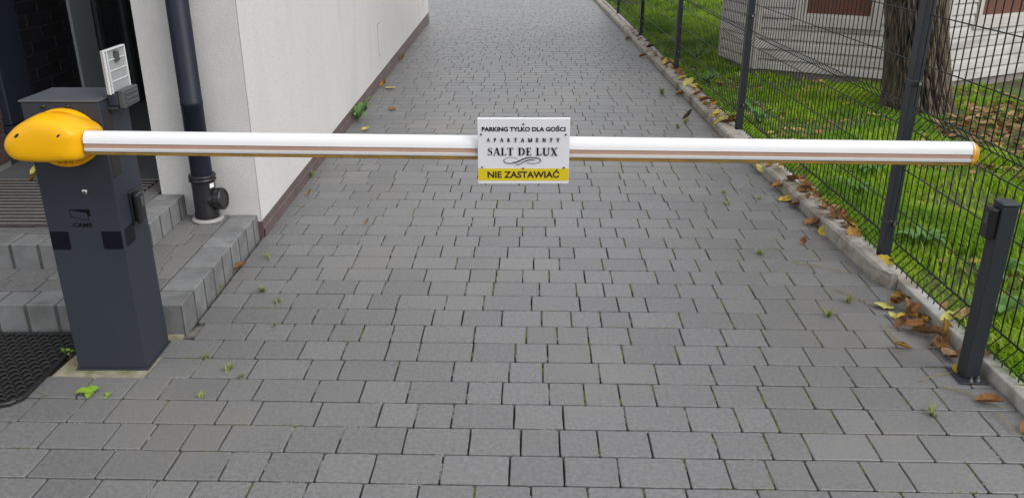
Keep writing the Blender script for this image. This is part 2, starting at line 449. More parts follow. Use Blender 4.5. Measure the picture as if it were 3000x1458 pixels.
LEN = [0.118, 0.158, 0.199]
VAR = {}
for li, l in enumerate(LEN):
    for k in range(7):
        mb = MB(); vs, fs = paver_shape(l, 0.14, li * 50 + k); mb.add(vs, fs)
        VAR[(li, k)] = mb.mesh('paver', M['paver'])
TILT = -0.0256
ROW = 0.14
Y0 = 1.943 - 9 * ROW
near, far = [], []
moss_spots = []
sand_spots = []
pr = random.Random(21)
for ri in range(0, 155):
    yc = Y0 + (ri + 0.5) * ROW
    yw = yc
    xl, xr = left_x(yw), kerb_x(yw + TILT * 1.6) - 0.004
    if yw < 2.90: xl = -2.45
    if yw > 12.85: xl = -2.4
    x = xl - pr.uniform(0, 0.12)
    last = None
    while x < xr - 0.02:
        li = pr.choice([0, 1, 1, 2]) if last != 0 else pr.choice([1, 2, 2, 0])
        last = li
        l = LEN[li]
        x0, x1 = x, x + l
        x += l
        c0, c1 = max(x0, xl), min(x1, xr)
        if xr - c1 < 0.045 and c1 < xr: c1 = xr; x = xr
        if c1 - c0 < 0.03: continue
        cx = (c0 + c1) / 2
        cy = yc + TILT * cx
        # keep clear of the cabinet pad and the steps
        if cx < -1.25 and cy > 2.86 and cy < 12.8: continue
        if 2.47 < cy < 2.93 and c1 > -1.61 and c0 < -1.29 and cy + 0.07 > 2.55:
            if c0 < -1.61 and -1.61 - c0 > 0.03: c1 = -1.612
            elif c1 > -1.29 and c1 + 1.29 > 0.03: c0 = -1.288
            else: continue
            cx = (c0 + c1) / 2; cy = yc + TILT * cx
        full = abs((c1 - c0) - l) < 1e-4
        if cy < 1.55: continue
        # is it in the picture? rough visibility
        dist = math.hypot(cx, cy)
        vis = abs(cx) < (cy * 0.928 + 0.56) * 0.64 + 0.1 and cy > 1.80 and not (cx < -1.62 and cy > 2.38)
        item = (cx, cy, c1 - c0, li if full else None, pr.randrange(7), pr.uniform(-0.006, 0.006), pr.uniform(-0.0008, 0.0008),
                pr.uniform(-0.004, 0.004), pr.uniform(-0.004, 0.004), pr.random() < 0.5)
        (near if vis else far).append(item)
        # moss along some cross joints of the middle of the drive
        pm = 0.75 * math.exp(-((cx - 0.75) / 0.75) ** 2) + 0.06
        if vis and cy < 9 and pr.random() < pm: moss_spots.append((c1, cy, 'y'))
        ps = 0.30 + 0.3 * math.exp(-((cx + 0.6) / 0.5) ** 2)
        if vis and cy < 8 and pr.random() < ps: sand_spots.append((c1, cy, 'y'))
        if vis and cy < 8 and pr.random() < 0.45 * ps: sand_spots.append((cx, cy - 0.07, 'x'))
        if vis and cy < 6 and pr.random() < 0.10: moss_spots.append((cx, cy - 0.07, 'x'))
near.sort(key=lambda t: t[0] ** 2 * 0.3 + t[1] ** 2)
far += near[298:]
near = near[:298]
for it in near:
    cx, cy, L, li, k, rz, dz, rx, ry, flip = it
    if li is None:
        mb = MB(); vs, fs = paver_shape(L, 0.14, int(cx * 1000 + cy * 777)); mb.add(vs, fs)
        me = mb.mesh('paver', M['paver'])
    else:
        me = VAR[(li, k)]
    place('paver', me, (cx, cy, dz), (rx, ry, rz + TILT + (math.pi if flip else 0)), driveway)
rest = MB()
for it in far:
    cx, cy, L, li, k, rz, dz, rx, ry, flip = it
    vs, fs = paver_shape(L, 0.14, k + 900, simple=cy > 6)
    T = Matrix.Translation((cx, cy, dz)) @ Matrix.Rotation(rz + TILT, 4, 'Z') @ Matrix.Rotation(rx, 4, 'X') @ Matrix.Rotation(ry, 4, 'Y')
    rest.add([T @ Vector(v) for v in vs], fs)
tag(rest.build('paver_field', M['paver'], driveway), kind='stuff')

# moss cushions in the joints
ms = MB()
for (x, y, ax) in moss_spots:
    n = pr.randint(3, 12)
    t0 = pr.uniform(-0.06, 0.03)
    for i in range(n):
        t = t0 + i * 0.011 + pr.uniform(-0.003, 0.003)
        if abs(t) > 0.068: continue
        a, b = pr.uniform(0.0045, 0.0075), pr.uniform(0.003, 0.0058)
        px, py = (x + pr.uniform(-0.001, 0.001), y + t) if ax == 'y' else (x + t, y + pr.uniform(-0.001, 0.001))
        if ax == 'y': a, b = b, a
        k = 6
        h = pr.uniform(0.0005, 0.0035)
        vs = [(px + a * math.cos(2 * math.pi * q / k) * pr.uniform(0.8, 1.2), py + b * math.sin(2 * math.pi * q / k) * pr.uniform(0.8, 1.2), -0.005) for q in range(k)] + [(px, py, h)]
        ms.add(vs, [[q, (q + 1) % k, k] for q in range(k)], smooth=True)
tag(ms.build('joint_moss', M['moss']), 'green moss cushions growing in the paving joints', 'moss', kind='stuff')

sd = MB()
for (x, y, ax) in sand_spots:
    t = pr.uniform(-0.06, 0.0)
    for i in range(pr.randint(2, 8)):
        t += pr.uniform(0.006, 0.018)
        if abs(t) > 0.066: continue
        a, b = pr.uniform(0.004, 0.009), pr.uniform(0.0022, 0.0036)
        px, py = (x, y + t) if ax == 'y' else (x + t, y)
        if ax == 'y': a, b = b, a
        k = 6
        vs = [(px + a * math.cos(2 * math.pi * q / k) * pr.uniform(0.7, 1.3), py + b * math.sin(2 * math.pi * q / k) * pr.uniform(0.7, 1.3), -0.006) for q in range(k)] + [(px, py, pr.uniform(-0.003, 0.0008))]
        sd.add(vs, [[q, (q + 1) % k, k] for q in range(k)], smooth=True)
tag(sd.build('joint_sand', M['sand']), 'pale sand grains filling parts of the paving joints', 'sand', kind='stuff')

# concrete footing under the barrier cabinet
pad = MB()
n = 14
poly = [(-1.612, 2.535), (-1.5, 2.528), (-1.4, 2.532), (-1.287, 2.53), (-1.272, 2.7), (-1.262, 2.86), (-1.45, 2.862), (-1.612, 2.862), (-1.60, 2.7)]
pad.prism(poly, 'z', -0.05, -0.002)
tag(pad.build('concrete_pad', M['pad'], origin=None), 'weathered yellowish concrete footing under the grey barrier cabinet', 'footing')

# ------------------------------------------------------------------ kerb along the lawn
kerb = thing('kerb', (1.56, 9, 0), kind='structure')
kr = random.Random(5)
ys = [3.27, 3.95, 5.0, 6.0, 7.0, 8.0, 9.0, 10.0, 11.0, 12.0, 13.0, 14.0, 15.0, 16.0, 17.0, 18.0, 19.0]
for a, b in zip(ys[:-1], ys[1:]):
    mb = MB()
    xa, xb = kerb_x(max(a, 3.43)) - (0.018 if a < 3.5 else -0.002), kerb_x(b) + 0.002 - (0.012 if a < 3.5 else 0)
    w = 0.100
    z1 = 0.055 + kr.uniform(-0.006, 0.006)
    if a < 3.5:
        z1 = 0.072
        prof = [(xa + 0.012, a + 0.10), (xa + 0.045, a + 0.004), (xa + w - 0.03, a + 0.0), (xb + w, b - 0.004), (xb, b - 0.004)]
    else:
        prof = [(xa, a + 0.003), (xa + w, a + 0.003), (xb + w, b - 0.003), (xb, b - 0.003)]
    n = len(prof)
    cxm = sum(p[0] for p in prof) / n; cym = sum(p[1] for p in prof) / n
    ins = [(p[0] + (0.012 if p[0] < cxm else -0.012), p[1]) for p in prof]
    vs = [(p[0], p[1], -0.05) for p in prof] + [(p[0], p[1], z1 - 0.012) for p in prof] + [(p[0], p[1], z1) for p in ins]
    fs = [[i, (i + 1) % n, n + (i + 1) % n, n + i] for i in range(n)] + [[n + i, n + (i + 1) % n, 2 * n + (i + 1) % n, 2 * n + i] for i in range(n)] + [[2 * n + i for i in range(n)]]
    mb.add(vs, fs)
    mb.build('kerb_stone', M['kerb'], kerb)

# ------------------------------------------------------------------ lawn, grass
def lawn_z(x, y):
    return -0.012 + 0.022 * noise.noise((x * 0.9, y * 0.9, 0.3)) + 0.010 * noise.noise((x * 3.1, y * 3.1, 4.0)) + 0.02 * min(1, max(0, (x - 1.8) / 1.5))
lw = MB()
nx, ny = 46, 110
xs = [1.69 + (i / nx) ** 1.3 * 9.3 for i in range(nx + 1)]
yl = [0.2 + j * 26.0 / ny for j in range(ny + 1)]
lw.add([(x, y, lawn_z(x, y)) for y in yl for x in xs],
       [[j * (nx + 1) + i, j * (nx + 1) + i + 1, (j + 1) * (nx + 1) + i + 1, (j + 1) * (nx + 1) + i] for j in range(ny) for i in range(nx)], smooth=True)
tag(lw.build('lawn', M['lawn']), kind='structure')

KIOSK = [(2.24, 9.12), (2.38, 8.33), (3.79, 7.52), (5.25, 8.28), (5.7, 9.8), (4.4, 11.2), (2.75, 10.6)]
def in_poly(x, y, P, grow=0.0):
    c = False
    n = len(P)
    for i in range(n):
        x1, y1 = P[i]; x2, y2 = P[(i + 1) % n]
        if (y1 > y) != (y2 > y) and x < (x2 - x1) * (y - y1) / (y2 - y1) + x1: c = not c
    return c
TREE = Vector((3.33, 6.78, 0))
def bare(x, y):
    """leaf-covered bare soil right of the trunk"""
    v = noise.noise((x * 1.1, y * 1.1, 9.0)) * 0.5
    return (x > 3.45 + v and 5.0 + v < y < 6.95) or (x > 3.0 + v and 4.6 < y < 5.3 + v)
blades = []
def scatter(n, x0, x1, y0, y1, h0, h1, w):
    X = rng.uniform(x0, x1, n); Y = rng.uniform(y0, y1, n)
    for x, y in zip(X, Y):
        if in_poly(x, y, KIOSK): continue
        if (x - TREE.x) ** 2 + (y - TREE.y) ** 2 < 0.12: continue
        if bare(x, y) and rng.random() < 0.93: continue
        dens = noise.noise((x * 1.7, y * 1.7, 1.0)) + 0.5 * noise.noise((x * 5, y * 5, 2.0))
        if dens < -0.30 and rng.random() < 0.8: continue
        h = rng.uniform(h0, h1) * (1 + 0.8 * max(-0.6, dens))
        blades.append((x, y, lawn_z(x, y), h, w * rng.uniform(0.7, 1.3), rng.uniform(0, 6.283), rng.uniform(0.25, 1.1)))
scatter(46000, 1.70, 3.4, 2.0, 5.2, 0.035, 0.095, 0.0032)
scatter(34000, 1.68, 4.4, 4.6, 8.4, 0.03, 0.065, 0.004)
scatter(16000, 1.66, 3.0, 8.0, 13.5, 0.04, 0.085, 0.008)
scatter(9000, 1.66, 5.2, 13.0, 20.0, 0.05, 0.09, 0.014)
scatter(2500, 1.71, 1.80, 2.0, 6.0, 0.03, 0.09, 0.004)
B = np.array(blades)
x, y, z, h, w, a, ln = B.T
dx, dy = np.cos(a), np.sin(a)
sx, sy = -dy * w, dx * w
P = np.stack([
    np.stack([x - sx, y - sy, z - 0.005], 1), np.stack([x + sx, y + sy, z - 0.005], 1),
    np.stack([x + dx * h * ln * 0.28 + sx * 0.8, y + dy * h * ln * 0.28 + sy * 0.8, z + h * 0.62], 1),
    np.stack([x + dx * h * ln * 0.28 - sx * 0.8, y + dy * h * ln * 0.28 - sy * 0.8, z + h * 0.62], 1),
    np.stack([x + dx * h * ln * 0.95, y + dy * h * ln * 0.95, z + h * (1.0 - 0.25 * ln)], 1)], 1).reshape(-1, 3)
nb = len(B)
me = bpy.data.meshes.new('grass')
base = np.arange(nb) * 5
loops = np.stack([base, base + 1, base + 2, base + 3, base + 3, base + 2, base + 4], 1).reshape(-1)
starts = np.stack([np.arange(nb) * 7, np.arange(nb) * 7 + 4], 1).reshape(-1)
me.vertices.add(nb * 5); me.vertices.foreach_set('co', P.astype(np.float32).reshape(-1))
me.loops.add(nb * 7); me.loops.foreach_set('vertex_index', loops.astype(np.int32))
me.polygons.add(nb * 2); me.polygons.foreach_set('loop_start', starts.astype(np.int32))
me.update(calc_edges=True); me.validate()
me.materials.append(M['grass'])
go = bpy.data.objects.new('grass', me); COL.objects.link(go)
tag(go, 'short green lawn grass growing behind the wire fence', 'grass', kind='stuff')

# ------------------------------------------------------------------ leaves
def leaf_mesh(name, L=1.0, W=0.45, fold=0.25, curl=0.5, roll=0.0, stem=0.35, seed=0, wav=0.055):
    r = random.Random(seed)
    mb = MB()
    nu, nv = 9, 5
    vs = []
    for i in range(nu):
        u = i / (nu - 1)
        wd = W * (math.sin(math.pi * min(1, u * 0.97 + 0.03)) ** 0.75) * (1.0 if u > 0.0 else 0.2) + 0.004
        ang = curl * (u - 0.3)
        # arc along the length
        cxp = math.sin(curl * u) / curl if abs(curl) > 1e-3 else u
        czp = (1 - math.cos(curl * u)) / curl if abs(curl) > 1e-3 else 0
        nxv = (-math.sin(curl * u), math.cos(curl * u))
        for j in range(nv):
            v = (j / (nv - 1) - 0.5) * 2
            th = v * roll
            yy = wd / 2 * (math.sin(th) / roll if abs(roll) > 1e-3 else v)
            zz = wd / 2 * ((1 - math.cos(th)) / roll if abs(roll) > 1e-3 else 0) + abs(v) * fold * wd / 2 + r.uniform(-wav, wav) * abs(v)
            vs.append((cxp + nxv[0] * zz, yy + r.uniform(-0.012, 0.012), czp + nxv[1] * zz))
    zmin = min(p[2] for p in vs)
    vs = [((p[0] - 0.5) * L, p[1] * L, (p[2] - zmin) * L) for p in vs]
    fs = [[i * nv + j, (i + 1) * nv + j, (i + 1) * nv + j + 1, i * nv + j + 1] for i in range(nu - 1) for j in range(nv - 1)]
    mb.add(vs, fs, 0, True)
    if stem:
        p0 = Vector(vs[nv // 2])
        mb.tube([p0 + Vector((0.04 * L, 0, 0.002)), p0 + Vector((-stem * 0.5 * L, 0.03 * L, 0.003)), p0 + Vector((-stem * L, 0.08 * L, 0.004))], 0.012 * L, 4, 1)
    return mb
LEAFV = {}
for nm, kw in dict(flat=dict(W=0.6, fold=0.12, curl=0.25, stem=0.25), cup=dict(W=0.68, fold=0.2, curl=0.8, roll=0.6, stem=0.2), roll=dict(W=0.72, fold=0.1, curl=0.5, roll=1.4, stem=0.15),
                   tube=dict(W=0.62, fold=0.0, curl=0.35, roll=2.5, stem=0.1), curl=dict(W=0.66, fold=0.3, curl=1.7, roll=0.5, stem=0.2), down=dict(W=0.66, fold=-0.3, curl=-0.9, roll=-0.8),
                   round=dict(W=0.8, fold=0.1, curl=0.4, roll=0.4)).items():
    LEAFV[nm] = leaf_mesh('fallen_leaf', seed=hash(nm) % 97 if False else len(nm), **kw).mesh('fallen_leaf', [M['leaf_brown'], M['stem']])

def leaf(x, y, z, L, rz, var, col, label, group='fallen leaves lying on the paving and kerb', rx=0.0, ry=0.0):
    L *= 0.9
    o = place('fallen_leaf', LEAFV[var], (x, y, z), (rx, ry, rz), None, (L, L, L))
    o.material_slots[0].link = 'OBJECT'
    o.material_slots[0].material = M['leaf_' + col]
    tag(o, label, 'leaf', group)
    return o

# ------------------------------------------------------------------ entrance steps
ZL, ZU = 0.12, 0.228
steps = thing('entrance_steps', (-1.9, 3.3, 0), 'two low grey concrete block steps beside the building entrance', 'steps')
core = MB()
core.box(-3.6, -1.2585, 2.8655, 3.885, -0.05, ZL - 0.0045)
core.box(-3.6, -1.6035, 3.2155, 6.5, -0.05, ZU - 0.0135)
core.box(-3.6, -1.6035, 3.2155, 3.34, ZU - 0.0134, ZU - 0.0045)
core.box(-1.73, -1.6035, 3.341, 3.885, ZU - 0.0134, ZU - 0.0045)
core.build('core', M['stepjoint'], steps)
sr = random.Random(3)
def block(x0, x1, y0, y1, z0, z1, bev=0.006):
    mb = MB()
    e = 0.0034
    mb.box(x0 + e, x1 - e, y0 + e, y1 - e, z0, z1 + sr.uniform(-0.0015, 0.0015), bev * 0.7, seg=1)
    return mb.build('edge_block', M['block'], steps)
def stepper(x0, x1, y0, y1, z):
    mb = MB()
    vs, fs = paver_shape(x1 - x0, y1 - y0, int((x0 * 31 + y0 * 17) * 100))
    cx, cy = (x0 + x1) / 2, (y0 + y1) / 2
    dz = sr.uniform(-0.0015, 0.0015)
    mb.add([(v[0] + cx, v[1] + cy, v[2] + z + dz) for v in vs], fs)
    return mb.build('step_paver', M['paver'], steps)
BW, BD = 0.116, 0.135
# lower front edge, then its right hand side
x = -1.255
xs_ = [x - BD] + [x - BD - BW * (i + 1) for i in range(11)]
block(-1.255 - BD, -1.255, 2.862, 2.862 + BD, -0.03, ZL)
for a, b in zip(xs_[1:], xs_[:-1]): block(a, b, 2.862, 2.862 + BD, -0.03, ZL)
yy = 2.862 + BD
while yy < 3.86:
    y2 = min(yy + BW, 3.886)
    block(-1.255 - BD, -1.255, yy, y2, -0.03, ZL); yy = y2
# lower landing pavers
for j, (ya, yb) in enumerate(((2.997, 3.107), (3.107, 3.216))):
    x = -1.39 - (0.07 if j else 0.0)
    if j: stepper(-1.46, -1.39, ya, yb, ZL)
    while x > -2.6:
        l = sr.choice([0.14, 0.16, 0.18]); stepper(x - l, x, ya, yb, ZL); x -= l
yy = 3.216
j = 0
while yy < 3.87:
    y2 = min(yy + 0.135, 3.886)
    s = -1.50 if j % 2 else -1.475
    stepper(-1.604, s, yy, y2, ZL); stepper(s, -1.39, yy, y2, ZL)
    yy = y2; j += 1
# upper step edge blocks
block(-1.60 - BD, -1.60, 3.212, 3.212 + BD, ZL - 0.05, ZU)
x = -1.60 - BD
for i in range(8):
    block(x - BW, x, 3.212, 3.212 + BD, ZL - 0.05, ZU); x -= BW
yy = 3.212 + BD
while yy < 3.86:
    y2 = min(yy + BW, 3.886)
    block(-1.60 - BD, -1.60, yy, y2, ZL - 0.05, ZU); yy = y2
# row of pavers round the mat
x = -1.735
while x > -2.7:
    l = sr.choice([0.16, 0.19]); stepper(x - l, x, 3.347, 3.425, ZU); x -= l
yy = 3.425
while yy < 4.5:
    y2 = yy + sr.choice([0.135, 0.16]); stepper(-1.815, -1.735, yy, y2, ZU); yy = y2
fl = MB(); fl.box(-2.715, -1.818, 4.135, 6.38, ZU - 0.012, ZU - 0.001)
fl.build('threshold_slab', M['tile'], steps)

# ------------------------------------------------------------------ ribbed entrance mat in the landing
gm = thing('entrance_mat', (-2.25, 3.78, ZU), 'brown ribbed aluminium entrance mat sunk into the upper landing', 'mat')
fr_ = MB(); fr_.box(-2.70, -1.818, 3.43, 4.13, ZU - 0.013, ZU - 0.011); fr_.build('mat_tray', M['gap'], gm)
yy = 3.432
while yy < 4.10:
    mb = MB()
    mb.box(-2.698, -1.82, yy + 0.004, yy + 0.030, ZU - 0.011, ZU + 0.001, 0.002, 0)
    mb.build('mat_slat', M['matbrown'], gm)
    rb = MB(); rb.box(-2.698, -1.82, yy + 0.0335, yy + 0.0375, ZU - 0.011, ZU + 0.003); rb.build('mat_rib', M['alu'], gm)
    yy += 0.0465

# ------------------------------------------------------------------ black rubber mat at the foot of the steps
rm = thing('rubber_mat', (-1.95, 2.6, 0), 'black rubber ring mat on the paving left of the barrier cabinet', 'mat')
mb = MB()
poly = [(-2.9, 2.335), (-1.68, 2.335), (-1.645, 2.35), (-1.62, 2.385), (-1.617, 2.76), (-1.635, 2.80), (-1.67, 2.845), (-2.9, 2.845)]
mb.prism(poly, 'z', 0.001, 0.007)
edge = [p for p in poly]
mb.tube([(p[0] - (0.006 if p[0] > -1.7 else 0), p[1] + (0.006 if p[1] < 2.4 else -0.006), 0.008) for p in poly[:]], 0.0085, 6)
mb.build('mat_base', M['blackmat'], rm)
tr = MB()
jr = random.Random(9)
row = 0
yy = 2.362
while yy < 2.835:
    x = -1.640 - (0.021 if row % 2 else 0.0)
    while x > -2.45:
        a = jr.uniform(0.0135, 0.016)
        pts = []
        n = 5
        for i in range(n):
            u = i / (n - 1)
            pts.append((x - a + 2 * a * u, yy + 0.010 * math.sin(u * math.pi) - 0.006 + 0.012 * u, 0.007 + 0.0095 * math.sin(math.pi * (0.1 + 0.8 * u))))
        tr.tube(pts, [0.0015, 0.004, 0.005, 0.004, 0.0015], 5)
        x -= 0.042
    row += 1
    yy += 0.0268
tag(tr.build('mat_tread', M['blackmat'], rm), kind='stuff')

# ------------------------------------------------------------------ apartment building
bld = thing('apartment_building', (-1.24, 3.89, 0), 'cream stucco building with purple-brown plinth along the left of the driveway', 'building')
XW, YW, YE = -1.24, 3.89, 12.80
w = MB()
zb = lambda y: 0.082 + (y - YW) * 0.0055
# long side wall facing the drive (with sloping lower edge)
w.add([(XW, YW, zb(YW)), (XW, YE, zb(YE)), (XW, YE, 5.2), (XW, YW, 5.2), (XW - 0.46, YW + 0.001, zb(YW)), (XW - 0.46, YE, zb(YE)), (XW - 0.46, YE, 5.2), (XW - 0.46, YW + 0.001, 5.2)],
      [[0, 1, 2, 3], [4, 7, 6, 5], [1, 5, 6, 2], [0, 4, 5, 1], [3, 2, 6, 7]])
w.build('side_wall', M['stucco'], bld)
w = MB()
w.box(-1.712, XW - 0.0025, YW - 0.003, YW + 0.30, 0.084, 5.2, 0.0)
w.build('front_wall', M['stucco_rough'], bld)
# plinth: two strips of tiles with a pale line between
yy = YW + 0.002
while yy < YE:
    y2 = min(yy + 0.60, YE)
    a, b = zb(yy), zb(y2)
    lo = MB(); e = 0.0015
    lo.add([(XW + 0.010, yy + e, -0.03), (XW + 0.010, y2 - e, -0.03), (XW + 0.010, y2 - e, b * 0.5), (XW + 0.010, yy + e, a * 0.5), (XW - 0.02, yy + e, a * 0.5), (XW - 0.02, y2 - e, b * 0.5)],
           [[0, 1, 2, 3], [3, 2, 5, 4]])
    lo.build('plinth_tile', M['plinth'], bld)
    lo = MB()
    lo.add([(XW + 0.003, yy + e, a * 0.5 + 0.006), (XW + 0.003, y2 - e, b * 0.5 + 0.006), (XW + 0.003, y2 - e, b + 0.004), (XW + 0.003, yy + e, a + 0.004), (XW - 0.02, yy + e, a + 0.004), (XW - 0.02, y2 - e, b + 0.004)],
           [[0, 1, 2, 3], [3, 2, 5, 4]])
    lo.build('plinth_tile', M['plinth'], bld)
    yy = y2
gl = MB(); gl.box(XW - 0.2, XW - 0.004, YW + 0.004, YE - 0.004, -0.03, 0.08); gl.build('plinth_core', M['grout'], bld)
gl = MB(); gl.box(XW - 0.02, XW + 0.006, YW - 0.008, YW + 0.001, -0.02, 0.085); gl.build('plinth_end', M['plinth'], bld)
gl = MB(); gl.add([(XW + 0.0005, YW, zb(YW) * 0.5 - 0.001), (XW + 0.0005, YE, zb(YE) * 0.5 - 0.001), (XW + 0.0005, YE, zb(YE) * 0.5 + 0.008), (XW + 0.0005, YW, zb(YW) * 0.5 + 0.008)], [[0, 1, 2, 3]])
gl.build('grout_line', M['grout'], bld)
for (ya, yb, za, zc) in ((7.90, 8.12, 0.265, 0.545), (12.0, 12.25, 0.30, 0.60)):
    h_ = MB(); h_.box(XW, XW + 0.006, ya, yb, za, zc, 0.002)
    ho = h_.build('inspection_cover', M['stucco'], bld)
    gp = MB()
    e = 0.006
    for (a, b, c, dd) in ((ya - e, yb + e, za - e, za), (ya - e, yb + e, zc, zc + e), (ya - e, ya, za, zc), (yb, yb + e, za, zc)):
        gp.box(XW, XW + 0.0015, a, b, c, dd)
    gp.build('cover_gap', M['grout'], ho)
# far end return and other walls of the building
w = MB(); w.box(-4.6, XW - 0.47, 6.6, YE - 0.01, 0.0, 5.2); w.build('core_wall', M['stucco'], bld)
# entrance recess: left brick wall, ceiling, glazed back
XB = -2.72
w = MB(); w.box(-4.6, XB - 0.012, 2.95, 6.6, 0.0, 5.2); w.build('brick_backing', M['mortar'], bld)
w = MB(); w.box(XB - 0.013, XB - 0.006, 4.40, 6.38, ZU, 3.59); w.build('darkened_mortar_panel', M['mortar_darkened'], bld)
w = MB(); w.box(XB - 0.02, -1.60, 3.905, 6.6, 3.60, 5.19); w.build('recess_ceiling', M['stucco'], bld)
def bricks(y0, y1, z0, z1, m, joint):
    row = 0
    z = z0
    while z < z1:
        y = y0 - (0.13 if row % 2 else 0)
        while y < y1:
            a, b = max(y, y0), min(y + 0.25, y1)
            y += 0.26
            if b - a < 0.02: continue
            mb = MB(); mb.box(XB - 0.05, XB, a + 0.001, b - 0.001, z, min(z + 0.063, z1), 0.002)
            mb.build('brick', m, bld)
        z += 0.073 if joint < 0.012 else 0.075
        row += 1
bricks(3.62, 4.40, ZU + 0.03, 1.35, M['brick'], 0.012)
bricks(4.69, 5.285, ZU + 0.02, 1.40, M['brick_darkened'], 0.008)
w = MB(); w.box(XB - 0.03, XB + 0.035, 4.405, 4.675, 0.44, 3.59, 0.006); w.build('door_frame', M['navy'], bld)
w = MB(); w.box(XB - 0.03, XB + 0.045, 4.40, 4.68, 0.40, 0.437, 0.003); w.build('frame_shoe', M['navy'], bld)
w = MB(); w.box(XB - 0.03, XB + 0.012, 5.290, 5.565, ZU + 0.01, 3.59, 0.003); w.build('grey_panel', M['strip'], bld)
w = MB(); w.box(XB - 0.03, XB + 0.004, 5.59, 6.37, ZU + 0.01, 3.59); w.build('side_glass', M['darkglass'], bld)
for y in (5.59, 5.98, 6.33):
    w = MB(); w.box(XB - 0.01, XB + 0.03, y, y + 0.05, ZU + 0.01, 3.59, 0.003); w.build('glass_mullion', M['stand'], bld)
w = MB(); w.box(XB, -1.71, 6.40, 6.42, ZU, 3.59); w.build('door_glass', M['darkglass'], bld)
for (a, b) in ((XB, XB + 0.07), (-2.25, -2.17), (-1.79, -1.712)):
    w = MB(); w.box(a, b, 6.35, 6.398, ZU, 3.59, 0.004); w.build('door_stile', M['stand'], bld)
w = MB(); w.box(XB + 0.075, -1.795, 6.35, 6.398, 0.9, 0.98, 0.004); w.build('door_rail', M['stand'], bld)

# ------------------------------------------------------------------ downpipe
dp = thing('downpipe', (-1.475, 3.815, ZL), 'dark navy rainwater downpipe with black cleanout boot on the building front', 'downpipe')
C0 = (-1.475, 3.815, 0)
mb = MB(); mb.lathe([(0.049, 0.33), (0.049, 0.68), (0.0505, 0.681), (0.0505, 0.70), (0.049, 0.701), (0.049, 4.9)], C0, n=28); mb.build('pipe', M['pipe'], dp)
mb = MB(); mb.lathe([(0.053, 0.318), (0.062, 0.32), (0.064, 0.326), (0.062, 0.333), (0.058, 0.336), (0.062, 0.338), (0.0635, 0.345), (0.06, 0.351), (0.050, 0.352)], C0, n=28); mb.build('collar', M['black'], dp)
mb = MB(); mb.lathe([(0.056, 0.135), (0.057, 0.16), (0.054, 0.17), (0.054, 0.318)], C0, n=28); mb.build('boot', M['black'], dp)
ax = Vector((0.985, -0.10, 0.10)).normalized()
mb = MB(); c = Vector((-1.475, 3.815, 0.222))
mb.lathe([(0.046, 0.02), (0.046, 0.062)], c, ax, 24)
nb_ = mb.build('cleanout_branch', M['black'], dp)
mb = MB()
prof_n = 40
vs = []
a = ax.orthogonal().normalized(); b = ax.cross(a)
for (rr, hh) in ((0.050, 0.058), (0.052, 0.064), (0.052, 0.092), (0.048, 0.097), (0.040, 0.0975), (0.039, 0.094), (0.0, 0.094)):
    for k in range(prof_n):
        q = rr * (1.0 + (0.02 if (k % 2 and rr > 0.051) else 0))
        wv = 2 * math.pi * k / prof_n
        vs.append(c + ax * hh + (a * math.cos(wv) + b * math.sin(wv)) * max(q, 1e-4))
mb.add(vs, [[i * prof_n + k, i * prof_n + (k + 1) % prof_n, (i + 1) * prof_n + (k + 1) % prof_n, (i + 1) * prof_n + k] for i in range(6) for k in range(prof_n)], smooth=False)
mb.build('screw_cap', M['black'], dp)
mb = MB(); mb.lathe([(0.060, 0.119), (0.073, 0.120), (0.076, 0.126), (0.074, 0.133), (0.062, 0.137), (0.058, 0.137)], C0, n=32); mb.build('floor_ring', M['ringwhite'], dp)
mb = MB()
pts = []
for k in range(5):
    wv = R(-38 + k * 7)
    pts.append((C0[0] + 0.0548 * math.cos(wv), C0[1] + 0.0548 * math.sin(wv)))
mb.add([(p[0], p[1], 0.29) for p in pts] + [(p[0], p[1], 0.312) for p in pts], [[i, i + 1, i + 6, i + 5] for i in range(4)], smooth=True)
mb.build('sticker', M['signedge'], dp)

# ------------------------------------------------------------------ barrier gate
bg_ = thing('barrier_gate', (-1.415, 2.71, 0), 'grey parking barrier cabinet with yellow hub and long white boom arm', 'barrier')
CX0, CX1, CY0, CY1 = -1.537, -1.293, 2.59, 2.792
mb = MB(); mb.box(CX0, CX1, CY0, CY1, 0.004, 0.9525, 0.004, seg=2)
mb.build('cabinet', M['cab'], bg_)
mb = MB(); mb.box(CX0 - 0.004, CX1 + 0.004, CY0 - 0.004, CY1 + 0.004, 0.953, 0.959, 0.002, seg=2); mb.build('lid', M['lid'], bg_)
mb = MB(); mb.box(CX0 - 0.006, CX1 + 0.006, CY0 - 0.006, CY1 + 0.006, -0.002, 0.004, 0.001); mb.build('base_flange', M['cab'], bg_)
for x in (-1.468, -1.391):
    mb = MB(); mb.lathe([(0.0, -0.0035), (0.006, -0.003), (0.0072, -0.0005), (0.0078, 0.0005)], (x, CY0 - 0.001, 0.9385), (0, 1, 0), 16); mb.build('hole_plug', M['black'], bg_)
mb = MB(); mb.lathe([(0.0, -0.006), (0.0085, -0.006), (0.0095, -0.004), (0.0095, 0.001)], (-1.389, CY0, 0.66), (0, 1, 0), 20)
lock = mb.build('lock', M['steel'], bg_)
mb = MB(); mb.box(-1.3905, -1.3875, CY0 - 0.0068, CY0 - 0.0061, 0.655, 0.664); mb.build('keyhole', M['black'], lock)

